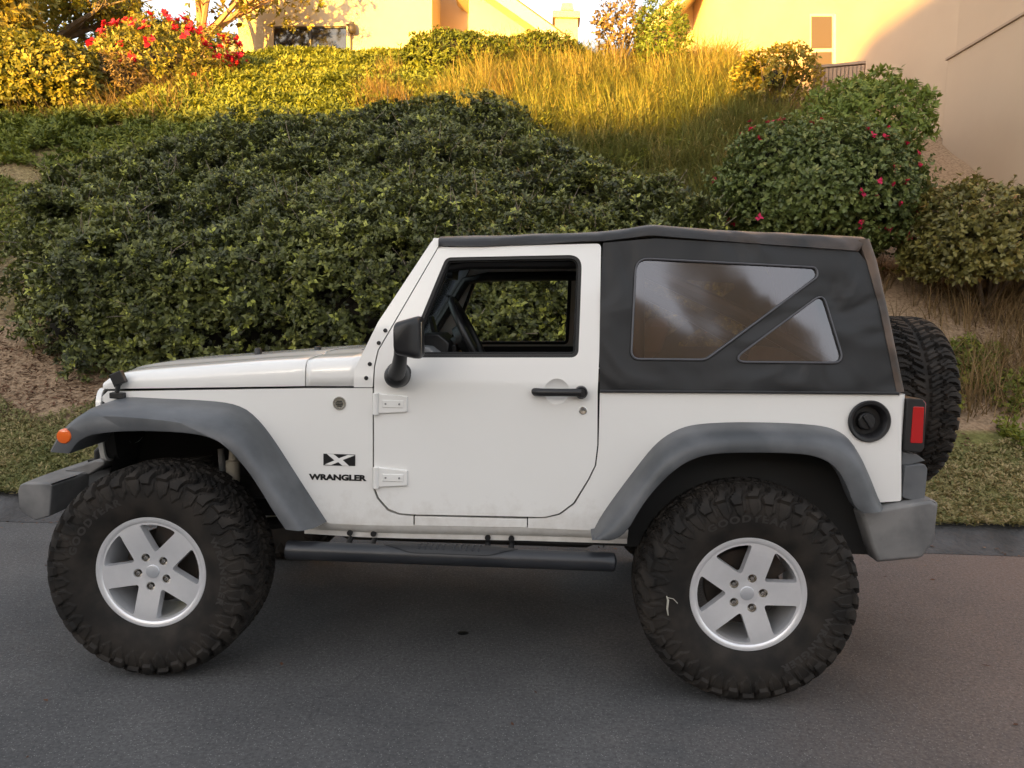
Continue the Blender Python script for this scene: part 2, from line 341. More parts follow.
# ---------------------------------------------------------------- ground, road, kerb
def asphalt(t, b, tc):
    L = t.links.new
    def noise(s, d=4, r=.5):
        n = t.nodes.new('ShaderNodeTexNoise'); n.inputs['Scale'].default_value = s; n.inputs['Detail'].default_value = d; n.inputs['Roughness'].default_value = r; L(tc.outputs['Object'], n.inputs['Vector']); return n
    big = noise(.75, 9, .68); fine = noise(60, 5, .8); vor = t.nodes.new('ShaderNodeTexVoronoi'); vor.inputs['Scale'].default_value = 95; L(tc.outputs['Object'], vor.inputs['Vector'])
    r1 = t.nodes.new('ShaderNodeValToRGB'); r1.color_ramp.elements[0].position = .35; r1.color_ramp.elements[0].color = (.060, .060, .062, 1); r1.color_ramp.elements[1].position = .68; r1.color_ramp.elements[1].color = (.116, .113, .112, 1)
    L(big.outputs['Fac'], r1.inputs[0])
    # brownish tint growing towards +x, broken up by noise
    sx = t.nodes.new('ShaderNodeSeparateXYZ'); L(tc.outputs['Object'], sx.inputs[0])
    ad = t.nodes.new('ShaderNodeMath'); ad.operation = 'MULTIPLY_ADD'; ad.inputs[1].default_value = 3.0; L(big.outputs['Fac'], ad.inputs[0]); L(sx.outputs[0], ad.inputs[2])
    mr = t.nodes.new('ShaderNodeMapRange'); mr.inputs['From Min'].default_value = 3.6; mr.inputs['From Max'].default_value = 6.2; mr.inputs['To Max'].default_value = .85; L(ad.outputs[0], mr.inputs['Value'])
    mx = t.nodes.new('ShaderNodeMix'); mx.data_type = 'RGBA'; mx.inputs['B'].default_value = (.165, .118, .100, 1); L(mr.outputs[0], mx.inputs['Factor']); L(r1.outputs[0], mx.inputs['A'])
    r2 = t.nodes.new('ShaderNodeValToRGB'); r2.color_ramp.elements[0].position = .30; r2.color_ramp.elements[0].color = (.30, .30, .30, 1); r2.color_ramp.elements[1].position = .72; r2.color_ramp.elements[1].color = (1.7, 1.7, 1.7, 1); L(fine.outputs['Fac'], r2.inputs[0])
    m2 = t.nodes.new('ShaderNodeMix'); m2.data_type = 'RGBA'; m2.blend_type = 'MULTIPLY'; m2.inputs['Factor'].default_value = .8; L(mx.outputs['Result'], m2.inputs['A']); L(r2.outputs[0], m2.inputs['B'])
    # pale stones worn bare
    r3 = t.nodes.new('ShaderNodeValToRGB'); r3.color_ramp.elements[0].position = .0; r3.color_ramp.elements[0].color = (1, 1, 1, 1); r3.color_ramp.elements[1].position = .26; r3.color_ramp.elements[1].color = (0, 0, 0, 1); L(vor.outputs['Distance'], r3.inputs[0])
    sp = noise(9, 2); g = t.nodes.new('ShaderNodeMath'); g.operation = 'GREATER_THAN'; g.inputs[1].default_value = .42; L(vor.outputs['Color'], g.inputs[0])
    mu = t.nodes.new('ShaderNodeMath'); mu.operation = 'MULTIPLY'; L(r3.outputs[0], mu.inputs[0]); L(g.outputs[0], mu.inputs[1])
    m3 = t.nodes.new('ShaderNodeMix'); m3.data_type = 'RGBA'; m3.inputs['B'].default_value = (.36, .35, .34, 1); L(mu.outputs[0], m3.inputs['Factor']); L(m2.outputs['Result'], m3.inputs['A'])
    # hairline cracks
    v2 = t.nodes.new('ShaderNodeTexVoronoi'); v2.feature = 'DISTANCE_TO_EDGE'; v2.inputs['Scale'].default_value = .55; wn = noise(2.2, 5)
    vm = t.nodes.new('ShaderNodeVectorMath'); vm.operation = 'MULTIPLY_ADD'; vm.inputs[1].default_value = (.55, .55, .0); L(wn.outputs['Color'], vm.inputs[0]); L(tc.outputs['Object'], vm.inputs[2]); L(vm.outputs[0], v2.inputs['Vector'])
    r4 = t.nodes.new('ShaderNodeValToRGB'); r4.color_ramp.elements[0].position = .0; r4.color_ramp.elements[0].color = (.8, .8, .8, 1); r4.color_ramp.elements[1].position = .004; r4.color_ramp.elements[1].color = (1, 1, 1, 1); L(v2.outputs['Distance'], r4.inputs[0])
    m4 = t.nodes.new('ShaderNodeMix'); m4.data_type = 'RGBA'; m4.blend_type = 'MULTIPLY'; m4.inputs['Factor'].default_value = .7; L(m3.outputs['Result'], m4.inputs['A']); L(r4.outputs[0], m4.inputs['B'])
    L(m4.outputs['Result'], b.inputs['Base Color'])
    bp = t.nodes.new('ShaderNodeBump'); bp.inputs['Strength'].default_value = .8; bp.inputs['Distance'].default_value = .006; L(fine.outputs['Fac'], bp.inputs['Height']); L(bp.outputs[0], b.inputs['Normal'])
mroad = mat('asphalt', (.06, .06, .062), .82, extra=asphalt)
tag(MB().add([(-90, -12, 0), (90, -12, 0), (90, 1.36, 0), (-90, 1.36, 0)], [(0, 1, 2, 3)]).build('road', mroad, smooth=False), kind='structure')
tag(MB().add([(-1500, -1500, -.02), (1500, -1500, -.02), (1500, 1500, -.02), (-1500, 1500, -.02)], [(0, 1, 2, 3)]).build('ground', mat('far_ground', (.16, .13, .08), .95, nz=(.05, .8), col2=(.08, .09, .04)), smooth=False), kind='structure')
xs = np.r_[-90, np.arange(-12, 14, .05), 90]; rows = []
for x in xs:
    w = vnoise(np.array([x, 0, 3.]), 1.3, 3)*.05; w2 = vnoise(np.array([x, 5, 3.]), 2.6, 4)*.045
    rows.append([(x, 1.28+w*.8, .003), (x, 1.37+w*.5, .018+w2*.3), (x, 1.44+w*.4, .050+w2), (x, 1.50+w*.3, .085+w2), (x, 1.56+w*.3, .104+w2*.6), (x, 1.64, .110), (x, 1.80, .105)])
mk_ = mat('kerb_asphalt', (.085, .084, .086), .9, nz=(3, 1, 10), col2=(.045, .043, .042), bump=(22, 1, 9, .03))
tag(MB().loft(rows, False, False).build('kerb', mk_), kind='structure')
# hillside sheet with its bare and grassy patches
gx = np.unique(np.r_[np.linspace(-70, -9, 40), np.arange(-9, 12, .14), np.linspace(12, 70, 40)]); gy = np.unique(np.r_[np.arange(1.6, 9, .10), np.arange(9, 18, .2), np.linspace(18, 60, 30)])
XX, YY = np.meshgrid(gx, gy); ZZ = H(XX, YY); nV = XX.size
PP = np.stack([XX, YY, ZZ], -1).reshape(-1, 3); a_ = np.arange(nV).reshape(XX.shape)
Fg = np.stack([a_[:-1, :-1], a_[:-1, 1:], a_[1:, 1:], a_[1:, :-1]], -1).reshape(-1, 4)
def greenness(P):
    x, y = P[:, 0], P[:, 1]; n = vnoise(P*np.array([1, 1, 0])+3, .9, 4)
    g = np.where(y < 2.95, .95, .42)+n*1.0
    g = np.where((y < 4.2) & (y > 2.75) & (x < -1.5) & (x > -4.6), .15+n*.3, g)       # mulch in front of the hedge
    g = np.where((x > 4.1) & (y > 3.0), .10+n*1.0-.12*(y > 4.4), g)
    g = np.where((y > 8) & (x < 3), .7+n, g)
    return np.clip(g, 0, 1)
m_h = attr_ramp('hill_soil', [(0, (.36, .26, .175)), (.3, (.30, .215, .14)), (.55, (.22, .185, .09)), (1, (.15, .15, .055))], .95, .1, 0)
def rough_soil(m):
    t = m.node_tree; b = t.nodes['Principled BSDF']; tc = t.nodes.new('ShaderNodeTexCoord'); n = t.nodes.new('ShaderNodeTexNoise'); n.inputs['Scale'].default_value = 30; n.inputs['Detail'].default_value = 8
    t.links.new(tc.outputs['Object'], n.inputs['Vector']); bp = t.nodes.new('ShaderNodeBump'); bp.inputs['Strength'].default_value = .9; bp.inputs['Distance'].default_value = .03; t.links.new(n.outputs['Fac'], bp.inputs['Height']); t.links.new(bp.outputs[0], b.inputs['Normal'])
    ramp = [q for q in t.nodes if q.type == 'VALTORGB'][0]; mx = t.nodes.new('ShaderNodeMix'); mx.data_type = 'RGBA'; mx.blend_type = 'MULTIPLY'; mx.inputs['Factor'].default_value = .75
    r2 = t.nodes.new('ShaderNodeValToRGB'); r2.color_ramp.elements[0].position = .3; r2.color_ramp.elements[0].color = (.5, .46, .42, 1); r2.color_ramp.elements[1].position = .7; r2.color_ramp.elements[1].color = (1.4, 1.4, 1.4, 1)
    t.links.new(n.outputs['Fac'], r2.inputs[0]); t.links.new(ramp.outputs[0], mx.inputs['A']); t.links.new(r2.outputs[0], mx.inputs['B']); t.links.new(mx.outputs['Result'], b.inputs['Base Color'])
rough_soil(m_h)
hs_o = bpy.data.objects.new('hillside', arrays_mesh('hillside', PP, Fg, [m_h], greenness(PP))); COL.objects.link(hs_o); tag(hs_o, kind='structure')

# ---------------------------------------------------------------- houses
ST = mat('cream_stucco', (.54, .43, .28), .9, nz=(.8, .35, 6), col2=(.48, .37, .24), bump=(140, .5, 4, .004))
ST2 = mat('tan_stucco', (.52, .395, .285), .9, nz=(.7, .6, 7), col2=(.45, .335, .24), bump=(140, .5, 4, .004))
TRIM = mat('painted_trim', (.60, .50, .36), .7)
ROOF = mat('roof_tile', (.22, .10, .06), .85, nz=(9, .8), col2=(.14, .07, .045), bump=(14, .8, 2, .03))
DG = mat('dark_window', (.012, .012, .014), .08, coat=.5)
FRM = mat('bronze_frame', (.05, .04, .035), .5)
BLIND = mat('window_blind', (.11, .08, .06), .6)
def V3(px, py, Y): return tuple(float(k) for k in onY(px, py, Y))
YA = 16.2
hA = tag(empty('house', V3(400, 50, YA)), 'cream stucco house on the hilltop left, with a long dark window and brown soffit', 'house')
oA = Vector(hA.location)
def sub(pts): return [tuple(Vector(p)-oA) for p in pts]
def wall_poly(mb, pix, Y, depth, o=None):
    A = [onY(p[0], p[1], Y) for p in pix]; o = np.array(o if o is not None else oA)
    return mb.loft([[tuple(p-o) for p in A], [tuple(p+np.array([0, depth, 0])-o) for p in A]])
wl = MB(); wall_poly(wl, [(238, 120), (238, -95), (432, -95), (432, 120)], YA, 9); wl.build('wall', ST, hA, smooth=False)
wl = MB(); wall_poly(wl, [(431, 120), (431, -60), (472, -60), (472, 120)], YA+1.6, 6); wl.build('porch_wall', ST2, hA, smooth=False)
wl = MB(); wall_poly(wl, [(469, 120), (469, -30), (492, -12), (561, 44), (561, 120)], YA-.3, 8); wl.build('gable_wall', ST, hA, smooth=False)
wl = MB(); wall_poly(wl, [(452, -46), (566, 36), (568, 45), (560, 45), (446, -34)], YA-.85, 9.2); wl.build('gable_roof', TRIM, hA, smooth=False)
wl = MB(); wall_poly(wl, [(452, -48), (568, 35.5), (568, 37), (452, -46.3)], YA-.7, 9); wl.build('roof', ROOF, hA, smooth=False)
wl = MB(); wall_poly(wl, [(215, -92), (330, -170), (450, -92), (450, -84), (215, -84)], YA-.6, 10); wl.build('roof', ROOF, hA, smooth=False)
fr_ = MB()
for px in ([(269, 26), (350, 26), (350, 22.5), (269, 22.5)], [(269, 70), (273, 70), (273, 24), (269, 24)], [(346.5, 70), (350, 70), (350, 24), (346.5, 24)]): wall_poly(fr_, px, YA-.10, .12)
win = fr_.build('window', ST, hA, smooth=False)
wl = MB(); wall_poly(wl, [(273, 60), (273, 26.5), (346, 26.5), (346, 60)], YA-.03, .04); wl.build('pane', DG, win, smooth=False)
wl = MB(); wall_poly(wl, [(309, 60), (309, 27), (311, 27), (311, 60)], YA-.06, .04); wall_poly(wl, [(273, 28), (273, 26.5), (346, 26.5), (346, 28)], YA-.06, .04); wl.build('window_frame', FRM, win, smooth=False)
wl = MB(); lp_ = V3(352, 27.5, YA-.12); wl.lathe([(.0005, .14), (.05, .13), (.09, .05), (.10, -.10), (.07, -.14), (.0005, -.14)], 16, tuple(Vector(lp_)-oA), 'z'); wl.build('wall_lamp', FRM, hA)
hC = tag(empty('chimney', V3(566, 40, 21)), 'cream chimney with stepped cap rising behind the gable roof', 'chimney'); oC = np.array(hC.location)
wl = MB(); wall_poly(wl, [(555, 70), (555, 16), (578, 16.5), (578, 70)], 21, .65, oC); wl.build('chimney_stack', ST, hC, bevel=.02)
wl = MB(); wall_poly(wl, [(552.5, 17), (552.5, 10), (580.5, 10.5), (580.5, 17.5)], 20.9, .85, oC); wall_poly(wl, [(560.5, 10), (562, 2.5), (572.5, 2.5), (574, 10)], 21.05, .5, oC); wl.build('chimney_cap', ST, hC, bevel=.02)

# right house: its long side wall runs away from the street
hB = tag(empty('house', (7.8, 8, 3.6)), 'tall tan stucco house on the right with a narrow window, half in evening sun', 'house'); oB = np.array((7.8, 8, 3.6))
def plan_wall(name, pts, z0, z1, th, m, parent=hB, o=oB):
    """upright wall along a plan line, thickness to the right-hand side"""
    mb = MB(); P = [np.array(p, float) for p in pts]
    for a, b in zip(P[:-1], P[1:]):
        d = (b-a)/np.linalg.norm(b-a); nn = np.array([d[1], -d[0]])*th; q = [a, b, b+nn, a+nn]
        mb.loft([[(p[0]-o[0], p[1]-o[1], z-o[2]) for p in q] for z in (z0, z1)])
    return mb.build(name, m, parent, smooth=False)
plan_wall('wall', [(16, 6.72), (7.93, 6.72), (7.86, 9.0), (7.1, 13), (5.95, 19.3), (5.5, 21.8)], 1.5, 11.5, .3, ST2)
plan_wall('wall_base', [(16, 6.60), (7.82, 6.60), (7.72, 8.95), (7.9, 8.97)], 1.5, 5.66, .12, ST2)
plan_wall('ledge_shadow_strip', [(16, 6.575), (7.79, 6.575), (7.69, 8.98)], 5.63, 5.665, .12, mat('ledge_shadow_tone', (.36, .27, .20), .8))  # darker strip: the thin shadow line at the ledge put into colour
def plane_pt(px, py):
    """point on the long side wall seen at a pixel"""
    a, b = np.array([7.1, 13.]), np.array([5.95, 19.3]); d = ray(px, py); n = np.array([b[1]-a[1], -(b[0]-a[0])])
    t = ((a-CAMP[:2])@n)/(d[:2]@n); return CAMP+d*t
def wall_patch(name, pix, off, th, m, parent):
    A = [plane_pt(*p) for p in pix]; n = np.array([-.984, -.18, 0]); return MB().loft([[tuple(p+n*off-oB) for p in A], [tuple(p+n*(off+th)-oB) for p in A]]).build(name, m, parent, smooth=False)
wn_ = wall_patch('window', [(812, 90), (812, 14), (836, 14), (836, 90)], .0, .05, mat('window_surround', (.62, .54, .44), .7), hB)
wall_patch('pane', [(814, 48.5), (814, 16.5), (834.5, 16.5), (834.5, 48)], .05, .012, BLIND, wn_); wall_patch('pane', [(814, 90), (814, 52.5), (834.5, 52), (834.5, 90)], .05, .012, BLIND, wn_)
wl = MB(); A = [onY(p[0], p[1], 19.2) for p in [(760, -85), (644, 26), (650, 31), (662, 22), (770, -80)]]
wl.loft([[tuple(p-oB) for p in A], [tuple(p+np.array([.0, 5, 0])-oB) for p in A]]); wl.build('roof_edge', TRIM, hB, smooth=False)
wl = MB(); A = [onY(p[0], p[1], 19.1) for p in [(760, -90), (642, 24), (644, 26.5), (761, -85.5)]]
wl.loft([[tuple(p-oB) for p in A], [tuple(p+np.array([.0, 5, 0])-oB) for p in A]]); wl.build('roof', ROOF, hB, smooth=False)
wl = MB(); A = [onY(p[0], p[1], 20.6) for p in [(665, 90), (664, 22), (700, -20), (700, 90)]]; wl.loft([[tuple(p-oB) for p in A], [tuple(p+np.array([.0, .3, 0])-oB) for p in A]]); wl.build('end_wall', ST, hB, smooth=False)
# air-conditioning cabinet of upright slats by the wall
ac = V3(838, 92, 10.2); acr = tag(empty('air_conditioner', (ac[0], ac[1], float(H(ac[0], ac[1]))), R(-20)), 'brown slatted air conditioner cabinet by the sunlit wall', 'air conditioner')
zt = onY(838, 71, 10.2)[2]-acr.location.z; wl = MB(); wl.box((0, 0, zt/2), (.74, .74, zt-.06)); wl.build('cabinet', mat('ac_dark', (.16, .115, .08), .6), acr, bevel=.03)
wl = MB()
for k in range(13):
    u = -.37+.74*k/12
    for (x, y) in ((u, -.385), (-.385, u)): wl.box((x, y, zt/2), (.046, .022, zt-.10) if y == -.385 else (.022, .046, zt-.10))
wl.build('slats', mat('ac_slat', (.32, .20, .12), .55), acr); wl = MB(); wl.box((0, 0, zt-.01), (.82, .82, .05)); wl.build('lid', mat('ac_lid', (.26, .17, .11), .5), acr, bevel=.01)
# unseen house added across the street: roof shaped for road shade, reflects in car
d_ = SUN_XY/np.linalg.norm(SUN_XY); e_ = np.array([-d_[1], d_[0]]); 
po = d_*30.0; ZB = 2.0
hO = tag(empty('house', (po[0], po[1], ZB), math.atan2(e_[1], e_[0])), 'unseen two storey house added across the street, roof line shaped to shade the road', 'house')
def hip(x0, x1, y0, y1, ze, zr, ov=.4, rin=None):
    """hipped roof: eaves rectangle to a ridge"""
    ym = (y0+y1)/2; r = rin if rin is not None else (y1-y0)/2
    q = [(x0-ov, y0-ov, ze), (x1+ov, y0-ov, ze), (x1+ov, y1+ov, ze), (x0-ov, y1+ov, ze), (x0+r, ym, zr), (x1-r, ym, zr)]
    return MB().add(q+[(p[0], p[1], p[2]-.18) for p in q[:4]], [(0, 1, 5, 4), (1, 2, 5), (2, 3, 4, 5), (3, 0, 4), (6, 7, 1, 0), (7, 8, 2, 1), (8, 9, 3, 2), (9, 6, 0, 3), (9, 8, 7, 6)])
MB().box((10.6, -4.5, 3.0), (21.8, 9, 7.2)).build('wall', ST2, hO, smooth=False); hip(-.3, 21.5, -9, 0, 6.6, 9.95, rin=2.2).build('roof', ROOF, hO, smooth=False)
MB().box((-13, -4.6, 1.7), (29, 8, 4.8)).build('wing_wall', ST2, hO, smooth=False); hip(-27.5, 1.5, -8.6, -.6, 4.1, 7.1, rin=1.2).build('roof', ROOF, hO, smooth=False)
for (x, z, w, h) in ((2.5, 4.9, 1.6, 1.4), (6, 4.9, 2.2, 1.4), (12, 4.9, 1.6, 1.4), (17, 4.9, 2.2, 1.4), (17, 1.6, 2.4, 1.6), (-8, 2.0, 2.2, 1.4), (-16, 2.0, 2.2, 1.4)):
    f_ = MB().box((x, .04 if x > -5 else -.56, z), (w+.2, .10, h+.2)).build('window', TRIM, hO, smooth=False); MB().box((x, .10 if x > -5 else -.50, z), (w, .04, h)).build('pane', DG, f_, smooth=False)
MB().box((8.5, .04, 1.2), (4.8, .12, 2.4)).build('garage_door', mat('garage_paint', (.55, .5, .44), .6), hO, bevel=.02)
bank = MB().loft([[(x, y, z) for y, z in ((-12, .0), (-12.1, .13), (-13.4, .14), (-15, .35), (-20, 1.5), (-24, 2.0), (-60, 2.2), (-60, -.1))] for x in (-90, 90)])
tag(bank.build('bank', mat('far_lawn', (.17, .16, .07), .95, nz=(.6, .9, 6), col2=(.24, .17, .10)), smooth=False), kind='structure')

hx_ = np.linspace(-40, 120, 65); hy_ = np.linspace(-130, -44, 24); rows = []
for y in hy_:
    rows.append([(x, y, max(-.3, 30*math.exp(-((x-12)/26)**2-((y+74)/17)**2)+6*math.exp(-((x-70)/40)**2-((y+80)/20)**2)+1.6*float(vnoise(np.array([x, y, 0.]), .10, 3))-.2)) for x in hx_])
tag(MB().loft(rows, False, False).build('reflection_hills', mat('unseen_hill_brown', (.46, .31, .21), .95, nz=(.12, .9, 8), col2=(.26, .19, .11)), sharp=180), kind='structure')  # unseen hills added so the car's windows reflect a brown skyline

# ---------------------------------------------------------------- the big clipped hedge-like shrub
HB = [(-4.5, 5.55), (-4.2, 5.85), (-3.5, 6.35), (-2.2, 7.0), (-1.3, 7.2), (-.3, 7.4), (.4, 7.55), (.9, 7.35), (1.3, 6.75), (1.9, 6.1), (2.6, 5.6), (3.3, 5.05), (3.7, 4.5)]
hbx, hby = np.array([p[0] for p in HB]), np.array([p[1] for p in HB])
def hedge_surface(u, v):
    """u along the hedge (x), v 0..1 round from the front foot over the top to the back: point and outward normal"""
    x = u; yb = np.interp(x, hbx, hby); e = np.clip(np.minimum((x+4.5)*1.8, 3.75-x)/1.0, 0, 1); e = np.sqrt(np.clip(1-(1-e)**2, 0, 1))
    yf = np.interp(x, [-4.45, -4.3, -3.95, -3.5, -2.9, 3, 3.7], [5.3, 4.9, 4.15, 3.55, 3.2, 3.2, 3.4]); L_ = np.maximum(yb-yf, .2)
    th = (1.30+.25*np.exp(-((x-.4)/.9)**2))*(.25+.75*e)
    a = v; s = np.where(a < .30, 0, (a-.30)/.58); s = np.clip(s, 0, 1)
    # front face leans back a little, then follows the slope, then rolls over at the back
    fr = np.clip(a/.30, 0, 1); y = yf+.10*L_*0+np.where(a < .30, .35*(fr**2), .35+(L_-.45)*s)
    z0 = H(x, y, False)
    z = z0+np.where(a < .30, th*np.sin(fr*PI/2)**.8, th*(1-.12*s))
    bk = np.clip((a-.88)/.12, 0, 1); y = y+.10*np.sin(bk*PI/2); z = z-bk**2*th*.9
    return np.stack([x, y, z], -1)
def hedge_norm(u, v, h=.02):
    du = hedge_surface(u+h, v)-hedge_surface(u-h, v); dv = hedge_surface(u, np.clip(v+h, 0, 1))-hedge_surface(u, np.clip(v-h, 0, 1)); n = norm(np.cross(du, dv)); return n*np.sign(n[..., 2:3]+.35*(-n[..., 1:2])+1e-6)
hg = tag(empty('hedge', (-.6, 3.6, .9)), 'huge dark green leafy hedge on the slope behind the car', 'hedge'); oH = np.array((-.6, 3.6, .9))
n_h = 66000; u = rng.uniform(-4.45, 3.7, n_h); v = rng.random(n_h)**.92
P = hedge_surface(u, v); Nn = hedge_norm(u, v); lump = vnoise(P, 1.5, 3)*.60+vnoise(P+40, 4.6, 2)*.34
P = P+Nn*(lump-.22*rng.random(n_h)**1.6)[:, None]
P = P[:, :]; ok = (P[:, 2] > H(P[:, 0], P[:, 1])+.04) & (vnoise(P+55, 2.4, 2) > -.165); P, Nn, lump = P[ok], Nn[ok], lump[ok]
t = np.clip(.42+vnoise(P+140, 1.7, 3)*.7+rng.normal(0, .22, len(P)), 0, .8); br = (rng.random(len(P)) < .055+.10*(vnoise(P+90, 1.1, 2) > .12)); t = np.where(br, rng.uniform(.86, 1, len(P)), t)
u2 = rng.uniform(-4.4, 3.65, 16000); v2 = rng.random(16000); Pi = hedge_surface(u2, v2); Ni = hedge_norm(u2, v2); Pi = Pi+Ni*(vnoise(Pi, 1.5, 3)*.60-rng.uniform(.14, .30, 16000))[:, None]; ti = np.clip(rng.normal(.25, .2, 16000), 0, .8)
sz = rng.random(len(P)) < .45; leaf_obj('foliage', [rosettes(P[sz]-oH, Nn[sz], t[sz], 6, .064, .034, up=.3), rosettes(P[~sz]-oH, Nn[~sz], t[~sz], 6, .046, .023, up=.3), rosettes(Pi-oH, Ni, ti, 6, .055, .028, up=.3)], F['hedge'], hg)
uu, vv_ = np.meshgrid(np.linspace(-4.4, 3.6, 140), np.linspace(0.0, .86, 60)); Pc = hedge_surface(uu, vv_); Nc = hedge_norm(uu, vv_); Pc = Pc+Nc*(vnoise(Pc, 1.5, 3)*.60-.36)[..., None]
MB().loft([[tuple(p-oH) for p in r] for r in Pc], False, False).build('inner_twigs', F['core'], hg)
tw = MB(); idx = rng.choice(len(P), 800, replace=False)
for i in idx:
    a = P[i]-oH-Nn[i]*.12; d = norm(Nn[i]+rng.normal(0, .8, 3)+np.array([0, 0, .5])); a = a-Nn[i]*.10*(rng.random() < .5); b = a+d*rng.uniform(.20, .42); tw.tube([a, (a+b)/2+rng.normal(0, .015, 3), b], [.005, .004, .002], 4, caps=False)
tag(tw.build('twigs', F['twig'], hg), kind='stuff')

# ---------------------------------------------------------------- low plants that nobody could count
def scatter(n, x0, x1, y0, y1, keep=None):
    x = rng.uniform(x0, x1, n); y = rng.uniform(y0, y1, n); P = np.stack([x, y, H(x, y)], -1)
    if keep is not None: P = P[keep(P)]
    return P
def slope_n(P, h=.15):
    gx = (H(P[:, 0]+h, P[:, 1])-H(P[:, 0]-h, P[:, 1]))/(2*h); gy = (H(P[:, 0], P[:, 1]+h)-H(P[:, 0], P[:, 1]-h))/(2*h); return norm(np.stack([-gx, -gy, np.ones(len(P))], -1))
def hedge_free(P): return ~((P[:, 1] > 3.3) & (P[:, 1] < np.interp(P[:, 0], hbx, hby)-.1) & (P[:, 0] > -4.4) & (P[:, 0] < 3.6) & (P[:, 1] > np.interp(P[:, 0], [-4.45, -4.3, -3.95, -3.5, -2.9], [5.6, 5.2, 4.4, 3.8, 3.3])))
# mat of feathery ground cover over the upper slope
def gk(P):
    x0 = np.interp(P[:, 1], [5.5, 7.2, 8, 10, 14], [2.7, 1.0, .2, -.6, .3]); x1 = np.interp(P[:, 1], [5, 7, 9, 14], [4.3, 5.0, 5.8, 5.4]); return (P[:, 0] > x0) & (P[:, 0] < x1) & hedge_free(P)
def jk(P):
    n = vnoise(P*np.array([1, 1, 0])+12, .8, 3); lim = np.interp(P[:, 0], [-9, -6.5, -5, -3, 1, 2.2, 3], [7.9, 7.6, 7.2, 7, 7, 9.5, 12]); up_ = np.interp(P[:, 0], [-9, -6, -4.5, -3.5, 3], [10.5, 11.0, 14.6, 15.6, 15.6])
    return (n > np.where((P[:, 0] < -4) & (P[:, 1] < 9), -.13, -.24)) & hedge_free(P) & (P[:, 1] > lim-.8*n) & (P[:, 1] < up_)
Pj = np.vstack([scatter(60000, -9, 2.6, 6.2, 15.6, jk), scatter(16000, -.2, 5.6, 6.4, 14.2, lambda P: gk(P) & (vnoise(P*np.array([1, 1, 0])+33, .9, 3) > .05))]); hj = (vnoise(Pj, 1.6, 3)+.35)*.42; Nj = slope_n(Pj); Pj = Pj+Nj*(hj*rng.random(len(Pj))**.6)[:, None]
tj = np.clip(.5+vnoise(Pj+5, 1.1, 3)*.9+rng.normal(0, .15, len(Pj)), 0, 1)
o = leaf_obj('ground_cover', [rosettes(Pj, Nj, tj, 6, .105, .035, spread=1.1, up=.1)], F['juniper']); tag(o, 'feathery green ground cover matting the sunny upper slope', 'ground cover', kind='stuff')
# thin mats on the shaded left bank and weeds on the bare right bank
Pk = scatter(26000, -9, -3.6, 4.2, 9.4, lambda P: (P[:, 0]+.25*P[:, 1] < -3.6+.2*vnoise(P, 2, 2)) & (vnoise(P*np.array([.55, 1.3, 0])+60, 1.2, 3) > -.03) & hedge_free(P)); Nk = slope_n(Pk)
Pw = scatter(22000, 3.6, 9, 2.3, 6.3, lambda P: (vnoise(P*np.array([1, 1, 0])+22, 1.3, 3) > .03+.09*(P[:, 1] > 4.2))); Nw = slope_n(Pw)
Pm = np.vstack([Pk, Pw]); Nm = np.vstack([Nk, Nw]); Pm = Pm+Nm*(.10*rng.random(len(Pm)))[:, None]
o = leaf_obj('weeds', [rosettes(Pm, Nm, np.clip(.45+rng.normal(0, .25, len(Pm)), 0, 1), 5, .055, .024, spread=1.1, up=.1)], F['juniper']); tag(o, 'patchy green weeds creeping over the bare soil banks', 'weeds', kind='stuff')
# lawn strip behind the kerb
Pl = scatter(60000, -8.5, 10, 1.55, 3.35, lambda P: (vnoise(P*np.array([1, 1, 0])+8, 2.4, 3) > -.30) & (P[:, 1] < np.where(P[:, 0] < 0, 3.05, 2.75)+vnoise(P*np.array([1, 0, 0]), 1.4, 2)*.8))
Nl = slope_n(Pl); Pl = Pl+Nl*(.035*rng.random(len(Pl)))[:, None]
tl = np.clip(.56+vnoise(Pl*np.array([1, 1, 0])+3, 1.6, 3)*1.1+rng.normal(0, .17, len(Pl)), 0, 1)
o = leaf_obj('lawn', [rosettes(Pl, Nl, tl, 5, .034, .013, spread=1.0, up=.4)], F['lawn']); tag(o, 'short dry olive lawn growing along the kerb', 'lawn', kind='stuff')
# bark chips under the hedge and dry litter on the bank
Pc1 = scatter(9000, -5.2, -1.0, 2.75, 3.9, lambda P: vnoise(P*np.array([1, 1, 0])+44, 1.5, 2) > -.22); Pc2 = scatter(30000, 3.6, 9.5, 2.7, 7.0, lambda P: vnoise(P*np.array([1, 1, 0])+71, 1.2, 3) > .02); Pc3 = scatter(9000, -9.5, -4.4, 8.8, 11, None)
Pc4 = scatter(9000, -9, -3.9, 3.6, 9, None); Pc = np.vstack([Pc1, Pc2, Pc3, Pc4]); n_ = len(Pc); Dn = rng.normal(0, 1, (n_, 3)); Dn[:, 2] *= .25
Vq, Fq = leaf_quads(Pc+np.array([0, 0, .012]), Dn, np.tile([0, 0, 1.], (n_, 1))+rng.normal(0, .3, (n_, 3)), rng.uniform(.02, .085, n_), rng.uniform(.008, .024, n_), .05)
o = leaf_obj('bark_litter', [(Vq, Fq, np.repeat(rng.random(n_), 4))], F['chip']); tag(o, 'reddish bark chips and dry litter on bare soil', 'bark chips', kind='stuff')
Pr = np.vstack([np.stack([rng.uniform(-6, 8, 420), 1.42-np.abs(rng.normal(0, .16, 420)), np.full(420, .012)], -1), np.stack([rng.uniform(-6, 8, 90), rng.uniform(-2.2, 1.2, 90), np.full(90, .004)], -1)])
Pr[:, 2] += np.clip((Pr[:, 1]-1.33)*.35, 0, .05); Dn = rng.normal(0, 1, (len(Pr), 3)); Dn[:, 2] *= .15
